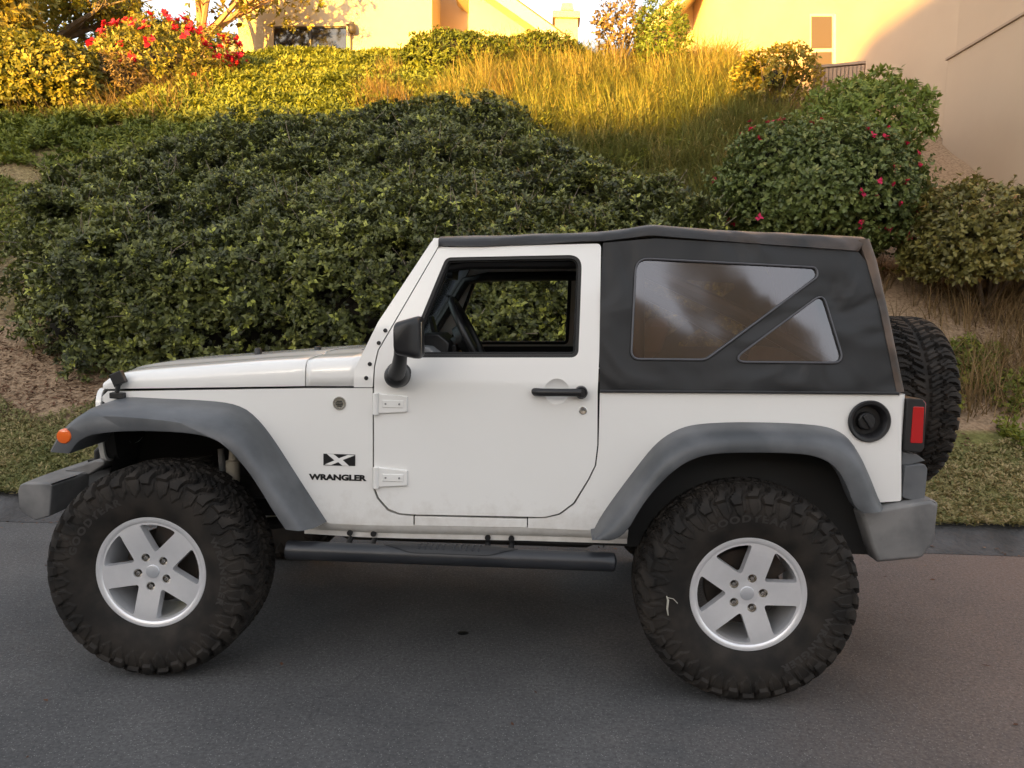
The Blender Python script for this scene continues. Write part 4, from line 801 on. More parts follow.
# rocker: turns under the body to a thin welded lip
def rocker():
    a = [S(302, 521), S(414, 526), S(528, 528), S(628, 531)]; m = MB(); top, rows = [], []
    xs = np.linspace(S(302, 530)[0], S(628, 540)[0], 24)
    for x in xs:
        zt = np.interp(x, [p[0] for p in a], [p[1] for p in a]); y = Ys(x, .7); dz = 0
        rows.append([(x, y+.002, zt+.004), (x, y+.004, zt-.004), (x, y+.016, zt-.03), (x, y+.034, zt-.043), (x, y+.034, zt-.064), (x, y+.039, zt-.064), (x, y+.06, zt-.03), (x, y+.06, zt+.004)])
    return m.loft(rows, True, True)
rock = rocker().build('rocker_panel', M['paint'], car, sharp=30)
# door with its window opening
DOOR = SL([(438.8, 247.5), (601, 243.6), (599.2, 355), (597.6, 390), (597.2, 445), (594.8, 465), (587.8, 479.2), (573.2, 502.7), (559, 513.2), (544.6, 516.8), (414.5, 514.2), (400, 513), (389, 508.7), (378.6, 497), (374.2, 485), (374.2, 396), (375.3, 366.5), (379, 350.4)])
WIN = SL([(446, 257.5), (582, 254.8), (580.5, 300), (578.3, 357.5), (404.5, 357.5)])
WIN = fillet(WIN, [.035, .055, 0, .035, .02], 8)
_h = S(556.8, 391.5); HBOWL = [(_h[0]+.052*math.cos(k*PI/20), _h[1]+.052*math.sin(k*PI/20)) for k in range(40)]
door = panel('door', fillet(DOOR, [.025, .02, 0, 0, 0, .03, .03, .03, .02, .03, .02, 0, .02, .03, .03, 0, .02, 0]), M['paint'], car, .006, 3, holes=[WIN, HBOWL], yfun=ys(-.004), thick=.042, cx=[.95, 1.05, 1.15, 1.3, 1.45, 1.6, 1.7, 1.77], cz=CZ)
def offset_loop(lp, d):
    n = len(lp); out = []
    ar = sum(lp[i-1][0]*lp[i][1]-lp[i][0]*lp[i-1][1] for i in range(n))
    sg = 1 if ar > 0 else -1
    for i in range(n):
        a, b = Vector(lp[i-1]), Vector(lp[(i+1) % n]); t = (b-a).normalized(); nn = Vector((-t.y, t.x))*sg
        out.append((lp[i][0]+nn.x*d, lp[i][1]+nn.y*d))
    return out
def ring(name, lp, d0, d1, y0, y1, m, parent):
    A, B = offset_loop(lp, d0), offset_loop(lp, d1)
    return MB().loft([[(a[0], Ys(*a)+y0, a[1]), (b[0], Ys(*b)+y0, b[1]), (b[0], Ys(*b)+y1, b[1]), (a[0], Ys(*a)+y1, a[1])] for a, b in zip(A, B)], True, False, True).build(name, m, parent, sharp=40)
ring('window_seal', WIN, -.003, .013, .002, .034, M['rubber'], door)
ring('window_reveal', WIN, .008, .020, .014, .064, M['flat'], door)
panel('door_trim', fillet(SL([(392, 360), (590, 360), (590, 500), (392, 500)]), .02), M['black'], door, .006, yfun=lambda x, z: Ys(x, z)+.045, thick=.025, cz=CZ)
m = MB(); c = S(558, 352); m.box((c[0]+.0, -.70, c[1]-.10), (.14, .05, .05)); m.build('armrest', M['grey_trim'], door, bevel=.01)
for (px, py) in ((390, 403.5), (390, 477)):
    h = MB(); a = S(px, py); y = Ys(*a)-.004
    # folded strap hinge: knuckle and tapering leaf
    k = S(376.5, py); h.tube([(k[0], y-.010, k[1]-.045), (k[0], y-.010, k[1]+.045)], .0125, 14)
    leaf = [(-.052, -.043), (.068, -.034), (.075, -.03), (.075, .03), (.068, .034), (-.052, .043)]
    h.loft([[(a[0]+x*s, y+o, a[1]+z*s2) for x, z in leaf] for s, s2, o in ((1, 1, .0), (1, 1, -.007), (.96, .93, -.011))])
    hin = h.build('hinge', M['paint'], door, bevel=.002)
    h = MB(); h.loft([[(a[0]+.012+x*1.05, y+o, a[1]+z*.52) for x, z in [(-.04, -.03), (.045, -.03), (.045, .03), (-.04, .03)]] for o in (-.009, -.0145)])
    h.build('hinge_plate', M['paint'], hin, bevel=.003)
    for dx in (-.015, .042): MB().lathe([(.0003, y-.0175), (.004, y-.017), (.005, y-.012)], 12, (a[0]+dx, 0, a[1])).build('hinge_bolt', M['decal_grey'], hin)
# door handle: recessed bowl, grip bar, push button
hc = S(556.8, 391.5); yh = Ys(*hc)-.004
bowl = MB().lathe([(.0005, yh+.016), (.02, yh+.0155), (.036, yh+.012), (.047, yh+.006), (.0535, yh+.002)], 40, (hc[0], 0, hc[1])); bowl.build('handle_bowl', M['paint'], door)
a, b = S(535.5, 391.3), S(580.5, 391.8); hm = MB()
hm.tube([(a[0]-.004, yh+.0, a[1]), (a[0], yh-.022, a[1]), (a[0]+.02, yh-.034, a[1]), (hc[0], yh-.037, hc[1]), (b[0]-.02, yh-.035, b[1]), (b[0], yh-.034, b[1])], [.014, .017, .0165, .0155, .016, .018], 14)
hm.lathe([(.0005, yh-.044), (.014, yh-.044), (.016, yh-.041), (.0165, yh-.037), (.0215, yh-.039), (.025, yh-.036), (.026, yh+.0)], 30, (b[0]+.002, 0, b[1]))
hm.build('handle', M['black'], door, sharp=45)
lk = S(583, 410.5); MB().lathe([(.0005, yh-.003), (.006, yh-.004), (.0135, yh-.005), (.016, yh-.003), (.0165, yh)], 24, (lk[0], 0, lk[1])).build('door_lock', M['steel'], door)
# mirror: big square shell on a ball-jointed arm
mi = empty('mirror_assembly', parent=door); 
def rrect(cx, cz, w, h, r, n=6, skew=0):
    q = fillet([(cx-w/2, cz-h/2), (cx+w/2, cz-h/2), (cx+w/2+skew, cz+h/2), (cx-w/2+skew*.3, cz+h/2)], r, n); return q
my = -1.0
q = lambda px, py, Y: tuple(float(k) for k in onY(px, py, Y)[[0, 2]])
c0, c1 = q(397, 358, my), q(424, 316, my); cx_, cz_ = (c0[0]+c1[0])/2, (c0[1]+c1[1])/2; w_, h_ = c1[0]-c0[0], c1[1]-c0[1]
rings = []
MQ = fillet([q(397, 354.5, my), q(423.5, 360, my), q(423, 314.5, my), q(396.5, 322, my)], .022, 6)
for yy, sx, sz in ((my-.075, .55, .62), (my-.066, .82, .84), (my-.045, .96, .965), (my, 1, 1), (my+.06, .95, .98), (my+.08, .86, .92), (my+.088, .66, .8)):
    rings.append([(cx_+(x-cx_)*sx-(1-sx)*.05, yy, cz_+(z-cz_)*sz) for x, z in MQ])
mir = MB().loft(rings).build('mirror_shell', M['black'], mi, sharp=50)
mb2 = MB().loft([[(cx_+w_*.47-u*.012+o, my-.035+u*.08, cz_-h_*.36+v*h_*.72) for u, v in ((0, 0), (1, 0), (1, 1), (0, 1))] for o in (-.006, .001)]); mb2.build('mirror_glass', M['steel'], mi)
bx, bz = S(398.6, 375); arm = MB()
arm.tube([(bx+.005, -.85, bz+.01), (bx+.028, -.91, bz+.05), (bx+.042, -.96, bz+.09), (bx+.046, -.99, bz+.12)], [.036, .03, .027, .024], 16)
arm.lathe([(.0005, -.875), (.025, -.872), (.042, -.855), (.049, -.83), (.05, -.80), (.052, -.775), (.056, -.772)], 30, (bx, 0, bz)); arm.build('mirror_arm', M['black'], mi, sharp=50)

# windscreen frame: side pillars, header, cowl bar
PIL = SL([(354, 387.2), (354.6, 369.4), (362, 355), (378, 322.5), (431, 242.5), (435, 238.5), (438.4, 238), (438.4, 246.3), (377.6, 350.4), (374, 366.5), (372.9, 387.2)])
wf = panel('windscreen_frame', fillet(PIL, [.004, .02, .02, 0, .02, .008, .004, 0, .02, .02, .004]), M['paint'], car, .005, yfun=ys(-.004), thick=.075, cz=CZ)
top, bot = S(433, 241), S(357, 362)
pilin = panel('pillar_trim', SL([(366, 356), (380, 327), (431, 250), (441, 250), (392, 330), (378, 356)]), M['grey_trim'], wf, .004, yfun=lambda x, z: Ys(x, z)+.075, thick=.02, cz=CZ)
for f in (.25, .62):
    x, z = np.array(S(372, 347))*(1-f)+np.array(S(432, 252))*f; y = Ys(x, z)+.0955
    MB().lathe([(.0005, y), (.012, y), (.013, y-.004)], 16, (x, 0, z)).build('pillar_bolt', M['flat'], wf)
nb = MB()
for px, py in ((385.5, 330.5), (379, 343), (370, 364), (366.4, 378)):
    x, z = S(px, py); y = Ys(x, z)-.004; MB().lathe([(.0005, y-.006), (.006, y-.006), (.0085, y-.003), (.009, y)], 14, (x, 0, z)).build('pillar_fastener', M['black'], wf)
far_wf = mirror_of(wf, car)
hd = MB(); hd.loft([[(top[0]+dx, y, top[1]+dz) for dx, dz in ((-.02, -.045), (.02, -.04), (.06, -.035), (.06, .012), (.0, .014))] for y in (-.675, .675)]); hd.build('windscreen_header', M['paint'], car, bevel=.005)
cb = MB(); cb.loft([[(bot[0]+dx, y, bot[1]+dz) for dx, dz in ((-.03, -.10), (.05, -.10), (.05, .0), (.0, .02))] for y in (-.74, .74)]); cb.build('cowl_bar', M['paint'], car, bevel=.005)
gl = MB(); n_ = Vector((top[0]-bot[0], 0, top[1]-bot[1])).normalized(); pr = Vector((n_.z, 0, -n_.x))
g0, g1 = Vector((bot[0], 0, bot[1]))+n_*.03+pr*.018, Vector((top[0], 0, top[1]))-n_*.04+pr*.018
gl.loft([[(g0.x, -.695, g0.z), (g0.x, .695, g0.z), (g1.x, .615, g1.z), (g1.x, -.615, g1.z)], [(g0.x+.005, -.695, g0.z), (g0.x+.005, .695, g0.z), (g1.x+.005, .615, g1.z), (g1.x+.005, -.615, g1.z)]]); gl.build('windscreen', M['glass'], car)
for y0 in (-.45, .12):
    a = Vector((bot[0]-.05, y0, bot[1]+.03)); MB().tube([a, a+Vector((.03, .1, .02)), a+Vector((.06, .42, .05))], .008, 8).build('wiper', M['black'], car)

# bonnet and cowl: crowned, narrowing to the front
def hood_rows(xs):
    rows = []
    for x in xs:
        w = WX(x)-.004; ze = np.interp(x, [-.36, -.31, -.26, -.16, 0, .42, .84], [1.180, 1.222, 1.238, 1.253, 1.270, 1.314, 1.345]); zs = np.interp(x, [-.36, .59, .9], [1.163, 1.2115, 1.222])
        zs = min(zs, ze-.003); k = min(1, (ze-zs)/.09)
        r = [(x, -w, zs), (x, -w, zs+(ze-zs)*.35), (x, -w+.003*k, ze-.040*k), (x, -w+.012*k, ze-.020*k), (x, -w+.030*k, ze-.007*k), (x, -w+.060, ze), (x, -w+.16, ze+.006), (x, -w*.62, ze+.011), (x, -w*.58, ze+.017), (x, -w*.30, ze+.021), (x, 0, ze+.023)]
        rows.append(r+[(p[0], -p[1], p[2]) for p in r[-2::-1]])
    return rows
def curved_front(rows):      # the nose bows forward in the middle
    return [[(p[0]-(.05*(1-(p[1]/.63)**2) if p[0] < .2 else 0)*max(0, (.2-p[0])/.56), p[1], p[2]) for p in r] for r in rows]
hood = MB().loft(curved_front(hood_rows([-.345, -.335, -.32, -.30, -.27, -.23, -.16, -.05, .1, .25, .40, .52, .588])), False, False)
ho = hood.build('bonnet', M['paint'], car, sharp=40); s_ = ho.modifiers.new('solid', 'SOLIDIFY'); s_.thickness = .018; s_.offset = -1
b_ = ho.modifiers.new('bevel', 'BEVEL'); b_.width = .004; b_.segments = 2; b_.limit_method = 'ANGLE'; b_.angle_limit = R(50)
cw = MB().loft(hood_rows([.594, .62, .70, .78, .83]), False, False)
co = cw.build('cowl', M['paint'], car, sharp=40); s_ = co.modifiers.new('solid', 'SOLIDIFY'); s_.thickness = .018; s_.offset = -1
for px, py in ((120, 376.5),):
    a = S(124, 388); yy = Ys(*a); lt = MB()
    lt.box((a[0]-.01, yy-.020, a[1]+.045), (.05, .028, .055), Matrix.Rotation(R(-24), 3, 'Y')).box((a[0]-.03, yy-.012, a[1]+.035), (.03, .02, .06), Matrix.Rotation(R(-24), 3, 'Y'))
    lt.tube([(a[0]-.012, yy-.022, a[1]+.02), (a[0]-.02, yy-.022, a[1]-.02)], .010, 10)
    lt.box((a[0]-.022, yy-.012, a[1]-.032), (.062, .03, .026)); 
    lo = lt.build('bonnet_latch', M['black'], car, bevel=.004); both.append(lo)
for x, y in ((.22, -.28), (.50, -.25)): zt_ = 1.345 if x < .3 else 1.358; MB().lathe([(.0005, zt_), (.012, zt_-.001), (.017, zt_-.008), (.018, 1.28)], 16, (x, y, 0), 'z').build('washer_nozzle', M['black'], car)
# grille
GR = fillet([(-.60, .83), (.60, .83), (.655, 1.0), (.635, 1.165), (-.635, 1.165), (-.655, 1.0)], .07)
gh = [fillet([(y-.022, .86), (y+.022, .86), (y+.022, 1.11), (y-.022, 1.11)], .02) for y in np.linspace(-.24, .24, 7)]
gh += [[(yc+.105*math.cos(k*PI/16), 1.0+.105*math.sin(k*PI/16)) for k in range(32)] for yc in (-.44, .44)]
panel('grille', GR, M['paint'], car, .01, holes=gh, axis='x', yfun=lambda y, z: -.372-.045*(1-(y/.63)**2), thick=.022, cx=[k*.1 for k in range(-6, 7)])
panel('grille_backing', offset_loop(GR, .012), M['flat'], car, axis='x', yfun=lambda y, z: -.348-.045*(1-(y/.63)**2), thick=.05, cx=[k*.1 for k in range(-6, 7)])
for yc in (-.44, .44):
    MB().lathe([(.0005, -.378), (.05, -.372), (.085, -.358), (.103, -.335), (.105, -.30)], 32, (0, yc, 1.0), 'x').build('headlight', M['lens_clear'], car)

# ---------------------------------------------------------------- wheel-arch flares
def flare(name, outer_px, lip_px, body_off, n=60, shoulder=.62, marker=None, ends=None):
    
    def start(p):      # the flare leaves the body at its front end and runs on in its own plane
        w = min(1, max(0, (p[0]-60)/110)); s0, s1 = np.array(S(*p)), onY(p[0], p[1], -.90)[[0, 2]]; k = s0*w+s1*(1-w); return (k[0], k[1], w)
    A = smooth_line([start(p) for p in outer_px], n, 2); L = smooth_line(YL(lip_px, -.936), n, 2); rows = []
    for a3, l in zip(A, L):
        a, wf_ = a3[:2], a3[2]; ya = Ys(a[0], a[1])-.001
        # shoulder: a flat deck going outwards, then the rolled outer face
        kf = .42+.58*wf_
        s1 = a+(l-a)*.10*kf; s2 = a+(l-a)*.40*kf; s3 = a+(l-a)*.56*(.35+.65*kf)
        d = (l-a)
        row = [(a[0], ya, a[1]), (a[0]+d[0]*.02, ya-.010, a[1]+d[1]*.02), (s1[0], ya+(-.936-ya)*.36, s1[1]), (s1[0]+d[0]*.10*kf, ya+(-.936-ya)*.66, s1[1]+d[1]*.10*kf), (s2[0], ya+(-.936-ya)*.90, s2[1]), (s3[0], -.934, s3[1]), (a[0]+d[0]*.93, -.938, a[1]+d[1]*.93), (l[0], -.935, l[1]), (l[0]+d[0]*.01, -.925, l[1]+d[1]*.01), (l[0]-d[0]*.03, -.86, l[1]-d[1]*.03), (a[0]+d[0]*.80, ya+.01, a[1]+d[1]*.80)]
        rows.append(row)
    return MB().loft(rows, True, True).build(name, M['plastic'], car, sharp=50)
ff = flare('wheel_arch_flare', [(46.5, 450), (55, 433), (72, 417), (88, 404.5), (106, 400.2), (159, 399), (216, 400.8), (241, 405.5), (256, 416.5), (272, 436), (300, 480), (327, 521.5)],
     [(69, 453.5), (72, 449), (78, 441), (92, 433.5), (133, 430.5), (190, 432.5), (217, 439.5), (233, 453.5), (252, 476), (276, 516), (285.5, 529.5)], 0)
rf = flare('wheel_arch_flare', [(594, 529), (603, 512), (638.6, 464), (658, 440.5), (681, 427), (705, 423), (748, 421.7), (814, 424), (839, 430), (853.5, 443.5), (865, 467), (878.5, 502)],
     [(592, 540), (622, 541), (644, 501), (673, 470), (697, 456.6), (722, 452.6), (781, 452.6), (815, 455), (835, 465), (846.5, 483), (855, 508), (864, 513)], 0)
mk = YL([(62.5, 436.3)], -.936)[0]
MB().lathe([(.0005, -.9455), (.018, -.945), (.027, -.942), (.0305, -.936), (.031, -.92)], 28, (mk[0]+.006, 0, mk[1])).build('side_marker', M['lens_orange'], ff)
both += [fender, quarter, sill, rock, door]
for o in (ff, rf): both.append(o)
# dark inner arches
def liner(xc, x0, x1):
    m = MB(); rows = []
    for k in range(17):
        t = k/16; x = x0+(x1-x0)*t; z = .56+.49*min(1, 2.6*math.sin(PI*t))
        rows.append([(x, Ys(x, .9)+.035, z), (x, -.36, z)])
    m.loft(rows, False, False); z = 0
    m.add([(x0, -.36, .55), (x1, -.36, .55), (x1, -.36, 1.05), (x0, -.36, 1.05)], [(0, 1, 2, 3)])
    o = m.build('wheel_arch_liner', M['flat'], car, sharp=30); return o
both += [liner(0, -.40, .70), liner(2.424, 1.86, 2.97)]

# ---------------------------------------------------------------- body inside and under
bd = MB(); bd.box((1.93, 0, .60), (2.20, 1.46, .06)); bd.box((.86, 0, .90), (.04, 1.44, .60)); bd.build('floor_pan', M['flat'], car)
eb = MB(); eb.box((.28, 0, .98), (1.05, .70, .30)); eb.build('engine_bay', M['flat'], car)
inw = MB(); inw.add([(1.80, -.735, .62), (3.02, -.735, .62), (3.02, -.735, 1.22), (1.80, -.735, 1.22), (1.80, -.70, .62), (3.02, -.70, .62), (3.02, -.70, 1.22), (1.80, -.70, 1.22)], [(0, 1, 2, 3), (4, 5, 6, 7), (3, 2, 6, 7), (0, 3, 7, 4)]); both.append(inw.build('inner_side_panel', M['flat'], car))
jb = MB(); jx = S(599.5, 445)[0]; jb.box((jx, -.72, .95), (.05, .04, .62)).box((S(374, 440)[0], -.715, .95), (.05, .04, .60)); jb.box((1.27, -.72, .655), (.86, .04, .05)); both.append(jb.build('door_jamb', M['flat'], car))
tg_ = panel('tailgate', fillet([(-.70, .80), (.70, .80), (.70, 1.235), (-.70, 1.235)], .03), M['paint'], car, .008, axis='x', yfun=lambda y, z: 3.052-.0*z, thick=-.04)
rc = MB()   # rounded rear corner of the tub
for s in (-1,):
    rows = []
    for z in (.81, .95, 1.1, 1.245):
        rows.append([(3.02+.035*math.sin(t), -.775+.035*(1-math.cos(t)), z) for t in np.linspace(0, PI/2, 8)]+[(3.055, -.69, z), (3.02, -.69, z)])
    rc.loft(rows, True, True)
both.append(rc.build('rear_corner', M['paint'], car, sharp=40))
fr = MB()
for y in (-.42, .42): fr.tube([(-.45, y, .70), (.35, y, .70), (.7, y, .52), (1.8, y, .52), (2.15, y, .68), (2.95, y, .70)], .055, 8)
for x in (-.42, .6, 1.3, 1.9, 2.9): fr.box((x, 0, .60 if .4 < x < 2 else .70), (.08, .84, .09))
fr.box((.9, .0, .50), (.9, .34, .06)); fr.build('frame_rail', M['chassis'], car)
for x, off in ((0, -.25), (2.424, .0)):
    ax = MB(); ax.tube([(x, -.70, TR), (x, .70, TR)], .042, 16); ax.tube([(x, off-.16, TR), (x, off-.12, TR), (x, off-.05, TR), (x, off+.05, TR), (x, off+.12, TR), (x, off+.16, TR)], [.05, .10, .15, .15, .10, .05], 18)
    ax.tube([(x-.16, -.62, TR+.02), (x-.16, .62, TR+.03)], .018, 10)
    for y in (-.6, .6): ax.box((x, y, TR), (.12, .10, .20))
    ax.build('axle', M['chassis'], car)
    for y in (-.48, .48):
        sp = MB(); sp.tube([(x+.075*math.cos(t), y+.075*math.sin(t), TR+.08+.34*t/(12*PI)) for t in np.linspace(0, 12*PI, 100)], .009, 6); sp.build('coil_spring', M['chassis'], car)
        sh = MB(); sx = .16 if x < 1 else -.16
        sh.tube([(x+sx, y*1.15, TR-.03), (x+sx, y*1.12, TR+.20)], .028, 12); sh.tube([(x+sx, y*1.12, TR+.20), (x+sx*.8, y*1.05, TR+.45)], .014, 10); sh.build('shock_absorber', M['grey_trim'] if y < 0 else M['chassis'], car)
ds = MB(); ds.tube([(.15, -.2, .46), (.95, -.12, .52)], .03, 10).tube([(1.3, 0, .52), (2.28, 0, .47)], .035, 10); ds.tube([(2.62, .2, .60), (2.90, .45, .58)], .085, 14); ds.build('drive_shaft', M['chassis'], car)
bs = MB(); px = onY(233, 472, -.62); bs.lathe([(.0005, -.05), (.028, -.05), (.03, -.03), (.03, .05), (.018, .055), (.012, .16)], 14, (px[0], px[1], px[2]), 'z'); bs.build('bump_stop', mat('pale_plastic', (.35, .32, .26), .6), car)

# ---------------------------------------------------------------- bumpers, step, lights
def bumper_front():
    m = MB(); rows = []
    # plan line from the near end round to the far end; section: tall face with a sloping deck
    for y in np.linspace(-.815, .815, 31):
        t = abs(y)/.815
        x0 = -.612 - .035*(1-t**4); dz = -.0
        zb = .617+.02*(1-t); zt = .775
        back = -.466 if t > .62 else -.40
        rows.append([(x0+.018, y, zb+.03), (x0+.0, y, zb+.055), (x0-.004, y, zt-.035), (x0+.006, y, zt-.008), (x0+.022, y, zt), (back-.01, y, zt+.004), (back, y, zt-.005), (back+.02 if t < .62 else back-.015, y, zb+.02), (x0+.07, y, zb)])
    return m.loft(rows, True, True)
fb = bumper_front().build('front_bumper', M['bumper'], car, sharp=38, bevel=.008)
dk = MB(); dk.loft([[(x, y, z) for x, z in ((-.58, .779), (-.43, .832), (-.385, .832), (-.385, .81), (-.46, .76))] for y in np.linspace(-.56, .56, 9)]); dk.build('bumper_deck', M['bumper'], fb, bevel=.01)
for y in (-.42, .42):
    hk = MB(); hk.tube([(-.50, y, .80), (-.50, y, .845), (-.47, y, .875), (-.42, y, .88), (-.40, y, .865)], .013, 10); hk.box((-.48, y, .80), (.10, .05, .02)); hk.build('tow_hook', M['black'], fb)
RB = YL([(859, 511.5), (902, 503.5), (931, 498.5), (938, 502), (933.5, 541), (921, 557.8), (876, 562), (869, 545)], -.80)
def bumper_rear():
    m = MB(); rows = []
    x0, z0 = RB[0]; zt0, zt1 = RB[0][1], RB[2][1]
    end = RB
    for y, k in ((-.815, .93), (-.80, 1.0), (-.72, 1.0), (-.5, 1.02), (0, 1.03), (.5, 1.02), (.72, 1), (.80, 1), (.815, .93)):
        cx, cz = 3.03, .68
        ring = []
        for i, (x, z) in enumerate(end):
            xx = cx+(x-cx)*k; zz = cz+(z-cz)*k
            if abs(y) < .66 and x < 2.98: xx = 3.04
            ring.append((xx, y, zz))
        rows.append(ring)
    return m.loft(rows, True, True)
rb = bumper_rear().build('rear_bumper', M['bumper'], car, sharp=30, bevel=.012, seg=3)
cl = MB(); cx0 = RB[3][0]; cl.loft([[(cx0-.012+dx, y, RB[3][1]-.005-dz) for dx, dz in ((0, 0), (.02, .006), (.022, .09), (.0, .14), (-.04, .15), (-.03, .0))] for y in (-.70, .70)]); cl.build('bumper_step', M['plastic'], rb, bevel=.006)
# side step
a, b = YL([(288, 550), (613, 562)], -.87); st = MB(); r_ = .0385
st.tube([(a[0]-.012, -.87, a[1]), (a[0]-.004, -.87, a[1]), (a[0], -.87, a[1]), (a[0]+.05, -.87, a[1]), ((a[0]+b[0])/2, -.872, (a[1]+b[1])/2), (b[0]-.05, -.87, b[1]), (b[0], -.87, b[1]), (b[0]+.006, -.87, b[1]), (b[0]+.014, -.87, b[1])], [.012, r_*.9, r_, r_, r_, r_, r_, r_*.9, .012], 28)
sst = st.build('side_step', M['step'], car, sharp=60)
pa, pb = YL([(384, 0), (517, 0)], -.87); pd = MB(); zc = (a[1]+b[1])/2
xa, xb = onY(384, 545, -.87)[0], onY(518, 552, -.87)[0]; rows = []
for t in np.linspace(0, 1, 24):
    x = xa+(xb-xa)*t; e = min(1, 5*t, 5*(1-t)); rr = r_+.0015+.007*e
    rows.append([(x, -.87+rr*math.sin(an)*1.0, a[1]+(b[1]-a[1])*((x-a[0])/(b[0]-a[0]))+rr*math.cos(an)) for an in np.linspace(-.95*e-.15, .95*e+.15, 9)])
pd.loft(rows, False, False); po = pd.build('step_pad', M['black'], sst, sharp=60)
rg = MB()
for u in np.linspace(.28, .46, 5).tolist()+np.linspace(.54, .72, 5).tolist():
    x = xa+(xb-xa)*u; z = a[1]+(b[1]-a[1])*((x-a[0])/(b[0]-a[0]))
    rg.tube([(x+.006*math.sin(an*3), -.87+(r_+.009)*math.sin(an), z+(r_+.009)*math.cos(an)) for an in np.linspace(-.75, .55, 7)], .0025, 6)
rg.build('step_grip', M['step'], sst)
for px in (347, 371, 487, 511):
    bk = MB(); x = onY(px, 538, -.80)[0]; bk.tube([(x, -.70, .57), (x, -.80, .548), (x, -.85, .54)], .012, 8); bk.tube([(x, -.748, .592), (x, -.756, .592)], .0125, 12); bk.build('step_bracket', M['black'], sst); both.append(sst)
# tail lamp
def tail():
    (x0, z1), (x1, z0) = S(902.3, 399), onY(924, 449, -.74)[[0, 2]]; x0 = 3.052; x1 = 3.132; z1 = 1.232; z0 = 1.012
    m = MB(); rows = []
    for y, k in ((-.778, .94), (-.772, 1), (-.62, 1)):
        rows.append([(x, y, z) for x, z in fillet([(x0, z0+.005), (x1-.012, z0), (x1, z0+.02), (x1-.006, z1-.02), (x1-.02, z1-.003), (x0, z1)], [.01*k]*6, 3)])
    t = m.loft(rows).build('tail_lamp', M['black'], car, bevel=.004)
    l = MB().loft([[(x, y, z) for x, z in fillet([(x0+.022, z0+.038), (x0+.070, z0+.038), (x0+.067, z1-.034), (x0+.024, z1-.034)], .005, 3)] for y in (-.774, -.781)]); l.build('lamp_lens', M['lens_red'], t, bevel=.002)
    l2 = MB(); l2.loft([[(x1-.012+dx, y, z) for dx, z in ((0, z0+.012), (.014, z0+.02), (.010, z1-.02), (0, z1-.008))] for y in (-.772, -.63)]); l2.build('lamp_lens', M['lens_red'], t, bevel=.004)
    return t
both.append(tail())
lb = MB(); p0, p1 = (3.058, .80), (3.175, .99)
lb.loft([[(x, y, z) for x, z in fillet([(3.058, .825), (3.148, .80), (3.152, .945), (3.138, .965), (3.062, .955)], .012, 3)] for y in (-.775, -.60)]); 
lb.loft([[(x, y, z) for x, z in ((3.058, .955), (3.09, .958), (3.15, .975), (3.115, 1.0), (3.056, 1.01))] for y in (-.755, -.60)]); lb.build('plate_bracket', M['plastic'], car, bevel=.008)
# fuel filler
fc = S(868.7, 421); yf = Ys(*fc)
ff2 = MB().lathe([(.083, yf+.001), (.085, yf-.010), (.080, yf-.016), (.070, yf-.014), (.062, yf-.004), (.058, yf+.02), (.056, yf+.028), (.0005, yf+.028)], 48, (fc[0], 0, fc[1])); fo = ff2.build('fuel_filler', M['black'], car)
fcp = MB().lathe([(.0005, yf+.0), (.03, yf+.001), (.036, yf+.006), (.038, yf+.028)], 30, (fc[0]-.004, 0, fc[1]-.002)); fcp.box((fc[0]-.004, yf-.004, fc[1]-.002), (.062, .014, .016), Matrix.Rotation(R(55), 3, 'Y')); fcp.build('fuel_cap', M['black'], fo, bevel=.003)

# ---------------------------------------------------------------- badges
def lettering(word, cx, cz, width, height, slope, m, name, shear=0, bold=.02):
    v, f = text_geo(word, 1, bold, 1.0); lo, hi = v.min(0), v.max(0); V = []
    for p in v:
        u = (p[0]-(lo[0]+hi[0])/2)/(hi[0]-lo[0])*width; w = (p[1]-(lo[1]+hi[1])/2)/(hi[1]-lo[1])*height
        x, z = cx+u+w*shear, cz+w+u*slope; V.append((x, Ys(x, z)-.0022, z))
    return MB().add(V, f).build(name, m, car)
a, b = S(308.9, 474.6), S(366.8, 480.3); c = ((a[0]+b[0])/2, S(337.5, 477.3)[1])
za = S(312, 474.5)[1]-S(312, 480)[1]; sl_ = (S(362, 477.9)[1]-S(313, 476.7)[1])/(S(362, 477.9)[0]-S(313, 476.7)[0])
lettering('WRANGLER', c[0], c[1], b[0]-a[0], za*1.12, sl_, M['decal'], 'side_lettering', 0, .055)
E1 = SL([(323.5, 453.5), (355.4, 454.5), (355.4, 466), (323.5, 465.2)])
ex, ez = np.mean([p[0] for p in E1]), np.mean([p[1] for p in E1]); ew, eh = E1[1][0]-E1[0][0], E1[0][1]-E1[3][1]
def flat_poly(name, pts, off, m, parent=car):
    me = panel_mesh(name, pts, yfun=lambda x, z: Ys(x, z)-off, thick=0); return link(name, me, m, parent, smooth=False)
em = flat_poly('side_emblem', E1, .0022, M['decal'])
P_ = lambda u, v: (ex+u*ew/2, ez+v*eh/2)
flat_poly('emblem_letter', [P_(-.78, .93), (P_(-.36, .93)), P_(-.02, .28), P_(.55, .93), P_(.98, .93), P_(.22, .02), P_(.62, -.93), P_(.20, -.93), P_(-.06, -.38), P_(-.50, -.93), P_(-.93, -.93), P_(-.30, -.12)], .0032, M['paint'], em)
bc = S(339.7, 403.3); yb = Ys(*bc)
bg_ = MB().lathe([(.0005, yb-.005), (.021, yb-.005), (.0225, yb-.007), (.027, yb-.007), (.0285, yb-.004), (.029, yb)], 36, (bc[0], 0, bc[1])).build('round_badge', M['steel'], car)
bd_ = MB()
for zz, ww in ((.009, .012), (.002, .016), (-.005, .015), (-.011, .010)): bd_.box((bc[0], yb-.0056, bc[1]+zz), (ww*2, .001, .0042))
bd_.build('badge_relief', M['decal'], bg_)

